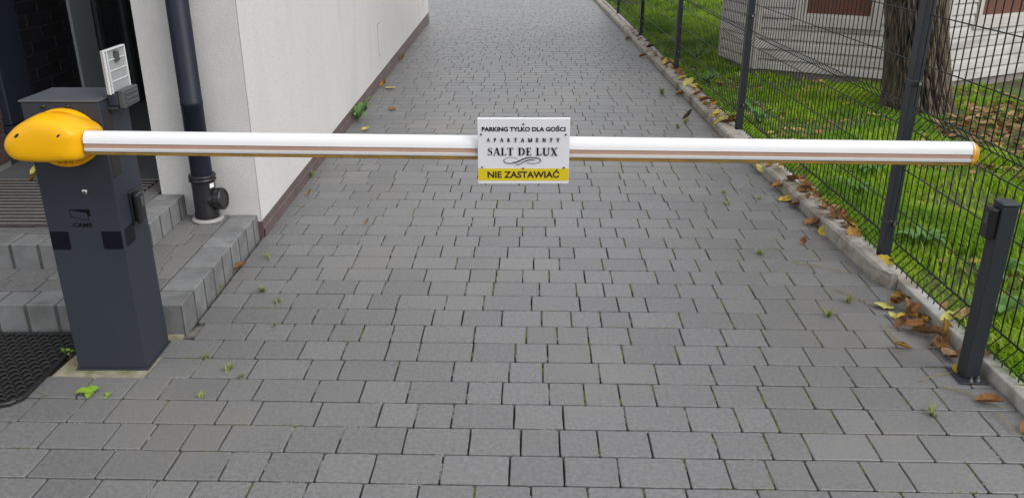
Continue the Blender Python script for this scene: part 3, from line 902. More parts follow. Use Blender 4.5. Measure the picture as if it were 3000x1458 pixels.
def flat(name, polys, y, matl, parent, th=0.0008):
    """solid thin print facing the camera: list of (x,z) polygons"""
    mb = MB()
    for i, p in enumerate(polys):
        e = i * 0.00002
        # orient counter-clockwise seen from -y
        ar = sum(p[k][0] * p[(k + 1) % len(p)][1] - p[(k + 1) % len(p)][0] * p[k][1] for k in range(len(p)))
        if ar < 0: p = p[::-1]
        n = len(p)
        vs = [(q[0], y - e, q[1]) for q in p] + [(q[0], y + th, q[1]) for q in p]
        mb.add(vs, [list(range(n))] + [[k, n + k, n + (k + 1) % n, (k + 1) % n] for k in range(n)])
    return mb.build(name, matl, parent)

def rrect(x0, x1, z0, z1, r, n=4):
    out = []
    for (cx, cz, a0) in ((x1 - r, z1 - r, 0), (x0 + r, z1 - r, 90), (x0 + r, z0 + r, 180), (x1 - r, z0 + r, 270)):
        for k in range(n + 1):
            w = R(a0 + 90 * k / n); out.append((cx + r * math.cos(w), cz + r * math.sin(w)))
    return out
YF = CY0 - 0.0008
flat('reflector_sticker', [rrect(-1.534, -1.472, 0.457, 0.521, 0.005)], YF, M['decal'], bg_)
flat('reflector_sticker', [rrect(-1.363, -1.297, 0.459, 0.522, 0.005)], YF, M['decal'], bg_)
mb = MB()
rp = rrect(2.606, 2.677, 0.460, 0.523, 0.005)
mb.add([(CX1 + 0.0008, p[0], p[1]) for p in rp], [list(range(len(rp)))]); mb.build('reflector_sticker', M['decal'], bg_)
# emblem: folded plate outline
lx, lz = -1.4525, 0.598
def seg(p, q, w):
    v = Vector((q[0] - p[0], q[1] - p[1])).normalized(); nn = Vector((-v.y, v.x)) * w / 2
    return [(p[0] - nn.x, p[1] - nn.y), (q[0] - nn.x, q[1] - nn.y), (q[0] + nn.x, q[1] + nn.y), (p[0] + nn.x, p[1] + nn.y)]
A_, B_, C_, D_, E_, F_ = (lx, lz), (lx + 0.065, lz + 0.0005), (lx + 0.066, lz - 0.0235), (lx + 0.0565, lz - 0.0225), (lx + 0.0565, lz - 0.038), (lx + 0.001, lz - 0.0245)
G_ = (lx + 0.0545, lz - 0.0125)
flat('emblem', [[A_, B_, C_, D_, G_], seg(A_, F_, 0.0018), seg(F_, E_, 0.0018), seg(E_, D_, 0.0018), seg(A_, B_, 0.0016)], YF, M['print'], bg_)

def text_polys(body, x0, x1, z0, z1, y, name, matl, parent, bold=0.0, spacing=1.0):
    cu = bpy.data.curves.new('tmp', 'FONT'); cu.body = body; cu.size = 1.0; cu.offset = bold; cu.space_character = spacing; cu.resolution_u = 3
    cu.extrude = 0.0
    to = bpy.data.objects.new('tmp', cu); COL.objects.link(to)
    bpy.context.view_layer.update()
    me = bpy.data.meshes.new_from_object(to.evaluated_get(bpy.context.evaluated_depsgraph_get()))
    bpy.data.objects.remove(to); bpy.data.curves.remove(cu)
    co = np.empty(len(me.vertices) * 3, np.float32); me.vertices.foreach_get('co', co); co = co.reshape(-1, 3)
    # cap height from the letter bodies: an accent may rise above the capitals
    cap = 0.729
    mnx, mxx = co[:, 0].min(), co[:, 0].max()
    px = x0 + (co[:, 0] - mnx) / (mxx - mnx) * (x1 - x0)
    pz = z0 + co[:, 1] / cap * (z1 - z0)
    wl = wloc(parent)
    out = np.stack([px - wl.x, np.full_like(px, y - wl.y), pz - wl.z], 1)
    me.vertices.foreach_set('co', out.astype(np.float32).reshape(-1)); me.update()
    me.materials.clear(); me.materials.append(matl)
    o = bpy.data.objects.new(name, me); COL.objects.link(o); o.parent = parent
    WORLD[o.name] = wl
    return o
text_polys('CAME', -1.451, -1.387, 0.5375, 0.5525, YF, 'lettering', M['print'], bg_, bold=0.03)

mb = MB(); mb.box(CX1 + 0.0004, CX1 + 0.0012, 2.603, 2.662, 0.70, 0.925); mb.build('side_slot', M['gap'], bg_)
# photocell on the cabinet's driveway side
mb = MB(); mb.box(CX1 + 0.0005, CX1 + 0.008, 2.672, 2.728, 0.512, 0.628, 0.003, seg=2); pc = mb.build('photocell', M['black'], bg_)
mb = MB(); mb.box(CX1 + 0.0085, CX1 + 0.032, 2.676, 2.724, 0.517, 0.623, 0.010, seg=3); mb.build('photocell_housing', M['black'], pc)
mb = MB(); mb.box(CX1 + 0.0322, CX1 + 0.0335, 2.690, 2.712, 0.575, 0.607, 0.001); mb.build('photocell_lens', M['darkglass'], pc)

# yellow hub cover: egg shaped shell in front of a round flange
hub_c = (-1.397, 0.858)
def loft(rings, close_front=True):
    mb = MB()
    n = len(rings[0])
    vs = [p for r in rings for p in r]
    fs = [[i * n + k, i * n + (k + 1) % n, (i + 1) * n + (k + 1) % n, (i + 1) * n + k] for i in range(len(rings) - 1) for k in range(n)]
    mb.add(vs, fs, 0, True)
    mb.add(rings[-1], [list(range(n))], 0, True)
    return mb
HUB = [(-1.277, 0.859), (-1.276, 0.893), (-1.283, 0.906), (-1.296, 0.919), (-1.317, 0.931), (-1.342, 0.940), (-1.371, 0.945), (-1.406, 0.946), (-1.436, 0.935), (-1.470, 0.917), (-1.495, 0.897), (-1.511, 0.878), (-1.518, 0.860), (-1.517, 0.845),
       (-1.510, 0.829), (-1.497, 0.816), (-1.476, 0.809), (-1.449, 0.806), (-1.414, 0.804), (-1.368, 0.804), (-1.321, 0.806), (-1.295, 0.810), (-1.283, 0.820), (-1.278, 0.837)]
def smooth_loop(P, sub=4):
    out = []
    m = len(P)
    for i in range(m):
        p0, p1, p2, p3 = [Vector(P[(i + q) % m]) for q in (-1, 0, 1, 2)]
        for k in range(sub):
            t = k / sub
            out.append(0.5 * ((2 * p1) + (p2 - p0) * t + (2 * p0 - 5 * p1 + 4 * p2 - p3) * t * t + (3 * p1 - p0 - 3 * p2 + p3) * t ** 3))
    return out
HP = smooth_loop(HUB)
hc = Vector((-1.390, 0.868))
rings = []
for (y, s_, dz_) in ((2.586, 0.86, -0.022), (2.55, 0.93, -0.015), (2.51, 0.975, -0.007), (2.475, 1.0, 0), (2.452, 0.995, 0), (2.434, 0.975, 0), (2.419, 0.94, 0), (2.407, 0.885, 0), (2.399, 0.81, 0), (2.394, 0.70, 0), (2.391, 0.54, 0), (2.3895, 0.34, 0), (2.389, 0.12, 0)):
    rings.append([(hc.x + (p.x - hc.x) * s_, y, hc.y + (p.y - hc.y) * s_ + (dz_ if p.y > hc.y else dz_ * 0.2)) for p in HP])
hub = loft(rings).build('hub_cover', M['yellow'], bg_)
fc = (-1.410, 0.843)
prof = []
for k in range(56):
    w = 2 * math.pi * k / 56
    prof.append((fc[0] + 0.108 * math.cos(w), fc[1] + 0.0915 * math.sin(w)))
rings = [[(p[0], 2.5885, p[1]) for p in prof], [(p[0], 2.562, p[1]) for p in prof], [(fc[0] + (p[0] - fc[0]) * 0.98, 2.557, fc[1] + (p[1] - fc[1]) * 0.98) for p in prof], [(fc[0] + (p[0] - fc[0]) * 0.93, 2.560, fc[1] + (p[1] - fc[1]) * 0.93) for p in prof], [(fc[0] + (p[0] - fc[0]) * 0.6, 2.570, fc[1] + (p[1] - fc[1]) * 0.6) for p in prof]]
loft(rings).build('hub_flange', M['yellow'], bg_)
for k in range(9):
    xx = fc[0] - 0.075 + k * 0.0175
    mb = MB(); mb.box(xx, xx + 0.003, 2.538, 2.559, 0.763 + abs(k - 4) ** 2 * 0.0018, 0.812, 0.001); mb.build('flange_rib', M['yellow'], hub)
for (x, z) in ((-1.452, 0.895), (-1.332, 0.893)):
    T = Matrix.Translation((x, 2.3945, z)) @ Matrix.Rotation(R(-38), 4, 'Y') @ Matrix.Diagonal((0.0105, 0.0040, 0.0042, 1))
    bm = bmesh.new(); bmesh.ops.create_uvsphere(bm, u_segments=12, v_segments=6, radius=1)
    mb = MB(); mb.bm(bm, 0, T, True); mb.build('screw_slot', M['gap'], hub)

# boom arm: extruded aluminium profile, falls slightly towards the free end
BX0, BX1 = -1.275, 1.385
bz = lambda x: 0.858 - (x - BX0) / (BX1 - BX0) * 0.034
BY = 2.447
def boom_prof(pts, name, matl, parent, x0=BX0, x1=BX1, smooth=True):
    mb = MB()
    xs = [x0 + (x1 - x0) * i / 24 for i in range(25)]
    n = len(pts)
    vs = [(x, BY - p[0] * 0.9, bz(x) + 0.0040 + p[1] * 0.885) for x in xs for p in pts]
    mb.add(vs, [[i * n + k, i * n + (k + 1) % n, (i + 1) * n + (k + 1) % n, (i + 1) * n + k] for i in range(24) for k in range(n)], 0, smooth)
    mb.add(vs[:n], [list(range(n))]); mb.add(vs[-n:], [list(range(n))[::-1]])
    o = mb.build(name, matl, parent)
    return o
top = [(0.0305 * math.cos(R(a)), 0.0045 + 0.0355 * math.sin(R(a))) for a in range(0, 181, 12)]
whole = [(0.0308, 0.0035)] + top + [(-0.0305, -0.022), (-0.02, -0.0255), (0.0185, -0.0255), (0.0285, -0.0248), (0.0305, -0.022), (0.0312, -0.0135), (0.0275, -0.0130), (0.0275, 0.0030)]
boom = boom_prof(whole, 'boom_arm', M['white'], bg_)
for p_ in boom.data.polygons: pass
mod = boom.modifiers.new('edges', 'EDGE_SPLIT'); mod.split_angle = R(35)
boom_prof([(0.0282, 0.0026), (0.0282, -0.0126), (0.0278, -0.0127), (0.0278, 0.0027)], 'reflection_band', M['salmon'], boom, smooth=False, x1=BX1 - 0.004)  # soft reflection along the boom, painted as a coloured band
boom_prof([(0.0235, -0.0262), (0.0245, -0.0355), (0.020, -0.0385), (-0.020, -0.0385), (-0.024, -0.035), (-0.0235, -0.0262)], 'rubber_edge', M['rubber_y'], boom, smooth=False)
# rounded end cap
mb = MB()
sec = [(0.0315, 0.0)] + [(0.0315 * math.cos(R(a)), 0.004 + 0.0365 * math.sin(R(a))) for a in range(12, 181, 12)] + [(-0.0315, -0.022), (-0.026, -0.036), (0.0, -0.0395), (0.026, -0.036), (0.0315, -0.022)]
n = len(sec)
rings = []
for t in range(7):
    u = t / 6
    s = math.cos(u * math.pi / 2 * 0.97)
    rings.append([(BX1 - 0.008 + 0.032 * math.sin(u * math.pi / 2), BY - p[0] * s * 0.9, bz(BX1) + 0.0040 + p[1] * s * 0.885) for p in sec])
loft([r for r in rings]).build('end_cap', M['amber'], boom)

# ------------------------------------------------------------------ sign on the boom
SX, SZ, SY = 0.0345, 0.8425, 2.4075
SW, SH = 0.272, 0.196
sg = thing('parking_sign', (SX, SY, SZ - SH / 2), 'white rectangular parking notice with yellow lower band fixed on the boom', 'sign')
mb = MB(); mb.box(SX - SW / 2, SX + SW / 2, SY, SY + 0.004, SZ - SH / 2, SZ + SH / 2, 0.0006); mb.build('panel', M['sign'], sg)
mb = MB(); mb.box(SX - SW / 2, SX + SW / 2, SY + 0.0003, SY + 0.010, SZ + SH / 2 + 0.0002, SZ + SH / 2 + 0.003, 0.0005); mb.build('top_edge', M['signedge'], sg)
s2x = lambda c: SX + (c - 967) / 5275.0
s2z = lambda c: SZ + (657 - c) / 5030.0
y1 = SY - 0.0005
flat('yellow_band', [[(SX - SW / 2 + 0.0005, s2z(1103)), (SX + SW / 2 - 0.0005, s2z(1103)), (SX + SW / 2 - 0.0005, s2z(913)), (SX - SW / 2 + 0.0005, s2z(913))]], y1, M['signyellow'], sg, 0.0004)
y2 = SY - 0.0011
text_polys('PARKING TYLKO DLA GO\u015aCI', s2x(315), s2x(1615), s2z(341), s2z(276), y2, 'text_line', M['print'], sg, bold=0.035)
text_polys('NIE ZASTAWIA\u0106', s2x(398), s2x(1535), s2z(1055), s2z(955), y2, 'text_line', M['signdark'], sg, bold=0.03)

# serif capitals drawn from stems, hairlines and bowls (unit cap height)
TK, TN, SF = 0.17, 0.05, 0.05
def rc(a, b, c, d): return [(a, c), (b, c), (b, d), (a, d)]
def serif(x, y, w=0.32): return rc(x - w / 2, x + w / 2, y, y + SF) if y < 0.5 else rc(x - w / 2, x + w / 2, y - SF, y)
def diag(x0, y0, x1, y1, w): return [(x0 - w / 2, y0), (x0 + w / 2, y0), (x1 + w / 2, y1), (x1 - w / 2, y1)]
def stroke(pts, ws):
    out = []
    for i in range(len(pts) - 1):
        def off(k):
            a = Vector(pts[max(k - 1, 0)]); b = Vector(pts[min(k + 1, len(pts) - 1)])
            t = (b - a).normalized(); return Vector((-t.y, t.x)) * ws[k] / 2
        p, q = Vector(pts[i]), Vector(pts[i + 1]); o1, o2 = off(i), off(i + 1)
        out.append([tuple(p - o1), tuple(q - o2), tuple(q + o2), tuple(p + o1)])
    return out
def bowl(x, y0, y1, rx, w):
    n = 14; pts = []; ws = []
    cy, ry = (y0 + y1) / 2, (y1 - y0) / 2 - TN / 2
    for i in range(n + 1):
        a = R(-90 + 180 * i / n); pts.append((x + rx * math.cos(a), cy + ry * math.sin(a))); ws.append(TN + (w - TN) * abs(math.cos(a)) ** 1.3)
    return stroke(pts, ws)
def glyph(ch):
    if ch == 'A': return 0.82, [diag(0.12, 0, 0.40, 1, TN), diag(0.68, 0, 0.42, 1, TK), rc(0.22, 0.58, 0.30, 0.35), serif(0.12, 0, 0.26), serif(0.69, 0, 0.34)]
    if ch == 'P': return 0.66, [rc(0.12, 0.12 + TK, 0, 1), serif(0.2, 0, 0.36), rc(0.03, 0.33, 1 - SF, 1)] + bowl(0.30, 0.44, 1, 0.22, TK * 0.9)
    if ch == 'R': return 0.80, [rc(0.12, 0.12 + TK, 0, 1), serif(0.2, 0, 0.36), rc(0.03, 0.33, 1 - SF, 1), diag(0.42, 0.47, 0.68, 0, TK), serif(0.70, 0, 0.2)] + bowl(0.30, 0.46, 1, 0.20, TK * 0.9)
    if ch == 'T': return 0.76, [rc(0.38 - TK / 2, 0.38 + TK / 2, 0, 1), serif(0.38, 0, 0.38), rc(0.04, 0.72, 1 - SF, 1), [(0.04, 1), (0.04, 0.76), (0.075, 0.76), (0.13, 0.96)], [(0.72, 1), (0.72, 0.76), (0.685, 0.76), (0.63, 0.96)]]
    if ch == 'M': return 1.04, [rc(0.12, 0.12 + TN, 0, 1), diag(0.17, 1, 0.50, 0, TK), diag(0.82, 1, 0.51, 0, TN), rc(0.78, 0.78 + TK, 0, 1), serif(0.14, 0, 0.24), serif(0.86, 0, 0.34), rc(0.03, 0.22, 1 - SF, 1), rc(0.8, 1.02, 1 - SF, 1)]
    if ch == 'E': return 0.68, [rc(0.12, 0.12 + TK, 0, 1), rc(0.03, 0.60, 1 - SF, 1), rc(0.03, 0.62, 0, SF), rc(0.25, 0.50, 0.48, 0.53), [(0.60, 1), (0.60, 0.77), (0.565, 0.77), (0.51, 0.96)], [(0.63, 0), (0.63, 0.25), (0.595, 0.25), (0.54, 0.04)], rc(0.47, 0.505, 0.40, 0.61)]
    if ch == 'N': return 0.86, [rc(0.13, 0.13 + TN, 0, 1), rc(0.70, 0.70 + TN, 0, 1), diag(0.17, 1, 0.69, 0, TK), serif(0.15, 0, 0.24), rc(0.60, 0.84, 1 - SF, 1), rc(0.03, 0.22, 1 - SF, 1)]
    if ch == 'Y': return 0.80, [rc(0.40 - TK / 2, 0.40 + TK / 2, 0, 0.48), diag(0.15, 1, 0.39, 0.44, TK), diag(0.67, 1, 0.44, 0.44, TN), serif(0.40, 0, 0.36), rc(0.02, 0.32, 1 - SF, 1), rc(0.55, 0.79, 1 - SF, 1)]
    if ch == 'L': return 0.68, [rc(0.12, 0.12 + TK, 0, 1), rc(0.03, 0.38, 1 - SF, 1), rc(0.03, 0.62, 0, SF), [(0.64, 0), (0.64, 0.30), (0.60, 0.30), (0.54, 0.04)]]
    if ch == 'D': return 0.86, [rc(0.12, 0.12 + TK, 0, 1), rc(0.03, 0.40, 1 - SF, 1), rc(0.03, 0.40, 0, SF)] + bowl(0.36, 0, 1, 0.36, TK)
    if ch == 'U': 
        pts = [(0.22, 0.98)] + [(0.22, 0.32)] + [(0.48 + 0.26 * math.cos(R(a)), 0.28 + 0.25 * math.sin(R(a))) for a in range(190, 351, 16)] + [(0.74, 0.34), (0.74, 0.98)]
        ws = [TK] * 2 + [TK - (TK - TN) * i / 10 for i in range(11)] + [TN, TN]
        return 0.90, stroke(pts, ws) + [rc(0.05, 0.39, 1 - SF, 1), rc(0.62, 0.86, 1 - SF, 1)]
    if ch == 'X': return 0.84, [diag(0.16, 1, 0.66, 0, TK), diag(0.66, 1, 0.16, 0, TN), serif(0.17, 0, 0.26), serif(0.66, 0, 0.32), rc(0.02, 0.33, 1 - SF, 1), rc(0.54, 0.80, 1 - SF, 1)]
    if ch == 'S':
        pts = [(0.52, 0.80), (0.49, 0.90), (0.38, 0.965), (0.27, 0.96), (0.16, 0.89), (0.13, 0.77), (0.18, 0.65), (0.30, 0.56), (0.42, 0.47), (0.50, 0.36), (0.49, 0.20), (0.41, 0.08), (0.29, 0.035), (0.17, 0.06), (0.10, 0.16), (0.09, 0.22)]
        ws = [0.05, 0.05, 0.05, 0.055, 0.09, 0.13, 0.17, 0.19, 0.19, 0.17, 0.13, 0.08, 0.055, 0.05, 0.05, 0.05]
        return 0.62, stroke(pts, ws) + [rc(0.505, 0.54, 0.70, 0.98), rc(0.07, 0.105, 0.02, 0.30)]
    return 0.38, []
def serif_text(body, x0, x1, z0, z1, gap, y, name):
    cur = 0; items = []
    for ch in body:
        w, ps = glyph(ch); items.append((cur, ps)); cur += w + gap
    tot = cur - gap
    polys = []
    for off, ps in items:
        for p in ps: polys.append([(x0 + (q[0] + off) / tot * (x1 - x0), z0 + q[1] * (z1 - z0)) for q in p])
    return flat(name, polys, y, M['print'], sg, 0.0003)
TK, TN, SF = 0.22, 0.10, 0.07
serif_text('APARTAMENTY', s2x(388), s2x(1530), s2z(501), s2z(444), 0.85, y2, 'text_line')
TK, TN, SF = 0.19, 0.06, 0.05
serif_text('SALT DE LUX', s2x(398), s2x(1503), s2z(710), s2z(592), 0.04, y2, 'text_line')
# flourish
def fl_curve(pts, wmax, wmin=1.5):
    P2 = [Vector(p) for p in pts]
    out = []
    for i in range(len(P2) - 1):
        p0, p1, p2, p3 = P2[max(i - 1, 0)], P2[i], P2[i + 1], P2[min(i + 2, len(P2) - 1)]
        for k in range(5):
            t = k / 5
            out.append(0.5 * ((2 * p1) + (p2 - p0) * t + (2 * p0 - 5 * p1 + 4 * p2 - p3) * t * t + (3 * p1 - p0 - 3 * p2 + p3) * t ** 3))
    out.append(P2[-1])
    n = len(out) - 1
    ws = [(wmin + (wmax - wmin) * math.sin(math.pi * i / n) ** 2) / 5150.0 for i in range(n + 1)]
    return stroke([(s2x(p.x), s2z(p.y)) for p in out], ws)
fl_p = fl_curve([(875, 768), (830, 745), (740, 740), (675, 762), (657, 790), (680, 818), (740, 832), (830, 826), (900, 800), (990, 760), (1080, 742), (1110, 748)], 9, 3.5)
fl_p += fl_curve([(1025, 820), (1090, 832), (1170, 828), (1225, 808), (1240, 785), (1215, 758), (1150, 742), (1060, 740), (980, 752), (900, 785), (845, 808), (790, 812)], 9, 3.5)
fl_p += fl_curve([(845, 852), (900, 842), (970, 805), (1040, 780), (1100, 772), (1150, 776)], 8, 3)
flat('flourish', fl_p, y2, M['print'], sg, 0.0003)
for (cx, cy) in ((962, 235), (305, 388), (1622, 395), (315, 893), (962, 913), (1605, 900)):
    mb = MB(); mb.lathe([(0.0, -0.0022), (0.0018, -0.0020), (0.0030, -0.0008), (0.0032, 0.0004)], (s2x(cx), SY - 0.0011, s2z(cy)), (0, 1, 0), 12); mb.build('screw', M['clip'], sg)

# ------------------------------------------------------------------ keypad stand behind the cabinet
ks = thing('keypad_unit', (-1.277, 2.70, 0.915), 'dark keypad bracket on the cabinet side with its clear ribbed cover raised', 'keypad')
mb = MB(); mb.box(-1.2925, -1.259, 2.650, 2.712, 0.926, 0.967, 0.003); mb.build('bracket', M['cab'], ks)
mb = MB(); mb.box(-1.2925, -1.262, 2.640, 2.76, 0.916, 0.9245, 0.002); mb.build('bracket_foot', M['cab'], ks)
mb = MB(); mb.box(-1.258, -1.240, 2.652, 2.768, 0.918, 0.976, 0.003); kb = mb.build('keypad_box', M['stand'], ks)
for z in (0.960, 0.945, 0.930):
    mb = MB(); mb.box(-1.2405, -1.2365, 2.672, 2.752, z, z + 0.0045, 0.001); mb.build('keypad_ridge', M['clip'], kb)
mb = MB(); mb.box(-1.2715, -1.2635, 2.612, 2.762, 0.970, 1.106, 0.002); kc = mb.build('cover', M['clear'], ks)
for z in (1.004, 1.037, 1.070):
    mb = MB(); mb.box(-1.2633, -1.2605, 2.640, 2.758, z, z + 0.003); mb.build('cover_rib', M['clearrib'], kc)
for (ya, yb, za, zc) in ((2.612, 2.618, 0.970, 1.106), (2.630, 2.634, 0.970, 1.102), (2.618, 2.762, 1.101, 1.106), (2.757, 2.762, 0.972, 1.101)):
    mb = MB(); mb.box(-1.2634, -1.258, ya, yb, za, zc, 0.0008); mb.build('cover_rim', M['clearrib'], kc)
mb = MB(); mb.box(-1.2634, -1.255, 2.682, 2.708, 1.062, 1.096, 0.002); mb.build('latch', M['clip'], kc)

# ------------------------------------------------------------------ photocell post at the right
pp = thing('photocell_post', (1.585, 2.545, 0), 'short dark grey post with black photocell beside the fence', 'post')
T = Matrix.Translation((1.592, 2.545, 0)) @ Matrix.Rotation(R(-2), 4, 'Z')
mb = MB(); mb.box(-0.026, 0.026, -0.030, 0.030, 0.006, 0.63, 0.003, M=T); mb.build('post', M['post'], pp)
mb = MB(); mb.box(-0.0285, 0.0285, -0.0325, 0.0325, 0.631, 0.642, 0.003, M=T); mb.build('post_cap', M['post'], pp)
mb = MB(); mb.box(-0.052, 0.046, -0.062, 0.05, 0.001, 0.006, 0.001, M=T); mb.build('base_plate', M['post'], pp)
for (x, y) in ((-0.010, -0.047), (0.014, -0.044)):
    mb = MB(); c = T @ Vector((x, y, 0.006))
    mb.lathe([(0.0085, 0.0), (0.0085, 0.002), (0.0062, 0.0022), (0.0062, 0.0075), (0.0036, 0.0078), (0.0036, 0.017), (0.0, 0.0175)], c, n=8, smooth=False); mb.build('anchor_bolt', M['steel'], pp)
mb = MB(); mb.box(-0.054, -0.0265, -0.022, 0.026, 0.515, 0.622, 0.006, M=T, seg=2); pc = mb.build('photocell', M['black'], pp)
mb = MB(); mb.box(-0.0556, -0.0542, -0.010, 0.012, 0.565, 0.605, 0.0005, M=T); mb.build('photocell_lens', M['darkglass'], pc)

# ------------------------------------------------------------------ wire fence
POSTS = [(1.690, 1.12), (1.690, 3.52), (1.655, 5.99), (1.650, 8.48), (1.660, 11.02), (1.665, 13.55), (1.67, 16.1), (1.68, 18.6)]
plabels = ['fence post beside the camera', 'tall dark fence post just behind the boom end, nearest in view', 'second dark fence post along the kerb, in front of the kiosk corner',
           'third dark fence post along the kerb', 'fourth dark fence post along the kerb', 'farthest dark fence post visible beside the driveway', 'x', 'x']
for i, (x, y) in enumerate(POSTS):
    if i in (0, 6, 7): continue
    t = thing('fence_post', (x, y, 0), plabels[i], 'fence post', 'dark posts of the wire fence')
    mb = MB(); mb.box(x - 0.020, x + 0.022, y - 0.030, y + 0.030, -0.05, 1.58, 0.003); mb.build('post', M['post'], t)
    mb = MB(); mb.box(x - 0.022, x + 0.024, y - 0.032, y + 0.032, 1.581, 1.59, 0.002); mb.build('post_cap', M['black'], t)
    for z in (0.21, 0.83, 1.42):
        mb = MB(); mb.box(x - 0.0245, x + 0.0265, y - 0.0345, y + 0.0345, z, z + 0.022, 0.002)
        o = mb.build('clamp', M['post'], t)
        mb = MB(); mb.tube([(x + 0.006, y - 0.0346, z + 0.011), (x + 0.006, y - 0.047, z + 0.011)], 0.0045, 8); mb.tube([(x + 0.006, y - 0.041, z + 0.011), (x + 0.006, y - 0.046, z + 0.011)], 0.0075, 6, smooth=False); mb.build('clamp_bolt', M['steel'], o)

VP = [(0, 0.048), (0, 0.072), (0.04, 0.116), (0, 0.160), (0, 0.652), (0.04, 0.70), (0, 0.748), (0, 1.24), (0.04, 1.288), (0, 1.336), (0, 1.56)]
HZ = [(0, 0.072), (0.04, 0.116), (0, 0.160), (0, 0.300), (0, 0.480), (0, 0.652), (0.04, 0.70), (0, 0.748), (0, 0.925), (0, 1.12), (0, 1.24), (0.04, 1.288), (0, 1.336), (0, 1.52)]
wm = MB(); wm.tube([(p[0], 0, p[1]) for p in VP], 0.0026, 4)
WIRE = wm.mesh('vertical_wire', M['wire'])
pl = ['nearest wire fence length at the right edge, behind the photocell post', 'second wire fence length, crossing in front of the tree trunk', 'third wire fence length along the kerb', 'fourth wire fence length along the driveway', 'fifth wire fence length along the driveway', 'farthest wire fence length in view along the driveway']
for i in range(6):
    (xa, ya), (xb, yb) = POSTS[i], POSTS[i + 1]
    dx, dy = xb - xa, yb - ya
    L = math.hypot(dx, dy); ux, uy = dx / L, dy / L
    off = 0.0 if i else -0.012
    dz = 0.03 if i == 0 else 0.0
    t = thing('wire_fence', (xa, ya, 0), pl[i], 'wire fence', 'lengths of wire fence along the driveway')
    s0, s1 = 0.045, L - 0.045
    ang = math.atan2(-ux, uy)
    nwire = int((s1 - s0) / 0.05)
    pitch = (s1 - s0) / nwire
    join = MB()
    for k in range(nwire + 1):
        s = s0 + k * pitch
        px, py = xa + ux * s, ya + uy * s
        if i < 4:
            if py < 1.9: continue
            place('vertical_wire', WIRE, (px, py, dz if i else (0 if False else dz - 0.03)), (0, 0, ang), t, (1, 1, 1))
        else:
            join.tube([(px + p[0], py, p[1]) for p in VP], 0.0026, 4)
    if i >= 4:
        tag(join.build('vertical_wires', M['wire'], t), kind='stuff')
    for (o_, z) in HZ:
        zz = z
        mb = MB()
        a = Vector((xa + ux * s0 + o_ + 0.0052 * (1 if o_ == 0 else -1) * -1, ya + uy * s0, zz)); b = Vector((xa + ux * s1 + o_ - 0.0052 * (1 if o_ == 0 else -1), ya + uy * s1, zz))
        if i == 0: a = a.lerp(b, 0.28)
        mb.tube([a, b], 0.0026, 6)
        mb.build('horizontal_wire', M['wire'], t)
    # concrete base slab under the panel
    sl = MB()
    x0a, x0b = xa - 0.035, xb - 0.035
    if i >= 1: x0a += 0.005; x0b += 0.005
    ztop = 0.046 if i == 0 else 0.040
    ye0, ye1 = ya + 0.035, yb - 0.035
    vs = []
    for (xx, yy_) in ((x0a, ye0), (x0b, ye1)):
        vs += [(xx, yy_, -0.06), (xx, yy_, ztop - 0.004), (xx + 0.004, yy_, ztop), (xx + 0.052, yy_, ztop), (xx + 0.056, yy_, ztop - 0.004), (xx + 0.056, yy_, -0.06)]
    sl.add(vs, [[k, (k + 1) % 6, 6 + (k + 1) % 6, 6 + k] for k in range(6)] + [[5, 4, 3, 2, 1, 0], [6, 7, 8, 9, 10, 11]])
    so = sl.build('fence_base_slab', M['concrete'])
    tag(so, ['pale concrete base slab under the nearest fence length', 'concrete base slab under the second fence length', 'concrete base slab under the third fence length', 'concrete base slab under the fourth fence length', 'concrete base slab under the fifth fence length', 'farthest concrete base slab under the fence'][i], 'base slab', 'concrete slabs under the wire fence')

# ------------------------------------------------------------------ kiosk with lap siding beyond the fence
ki = thing('garden_kiosk', (3.8, 8.6, 0), 'many-sided wooden kiosk with horizontal siding and brown-red windows behind the tree', 'kiosk')
core = MB()
cpt = [(3.9 + (p[0] - 3.9) * 0.985, 9.2 + (p[1] - 9.2) * 0.985) for p in KIOSK]
core.prism(cpt, 'z', 0.03, 2.45); core.build('kiosk_core', M['gap'], ki)
fd = MB(); fd.prism([(3.9 + (p[0] - 3.9) * 0.995, 9.2 + (p[1] - 9.2) * 0.995) for p in KIOSK], 'z', -0.08, 0.075); fd.build('foundation', M['foundation'], ki)
rf = MB()
rp = [(3.9 + (p[0] - 3.9) * 1.13, 9.2 + (p[1] - 9.2) * 1.13) for p in KIOSK]
rf.prism(rp, 'z', 2.45, 2.55); rf.add([(p[0], p[1], 2.55) for p in rp] + [(3.9, 9.2, 3.5)], [[k, (k + 1) % 7, 7] for k in range(7)]); rf.build('roof', M['shutter'], ki)
def face(i):
    (xa, ya), (xb, yb) = KIOSK[i], KIOSK[(i + 1) % 7]
    d_ = Vector((xb - xa, yb - ya, 0)); L = d_.length; d_.normalize()
    nrm = Vector((d_.y, -d_.x, 0))
    return Vector((xa, ya, 0)), d_, nrm, L
WIN = {1: (0.42, 1.04, 0.60, 1.75), 2: (0.45, 1.25, 0.62, 1.75)}
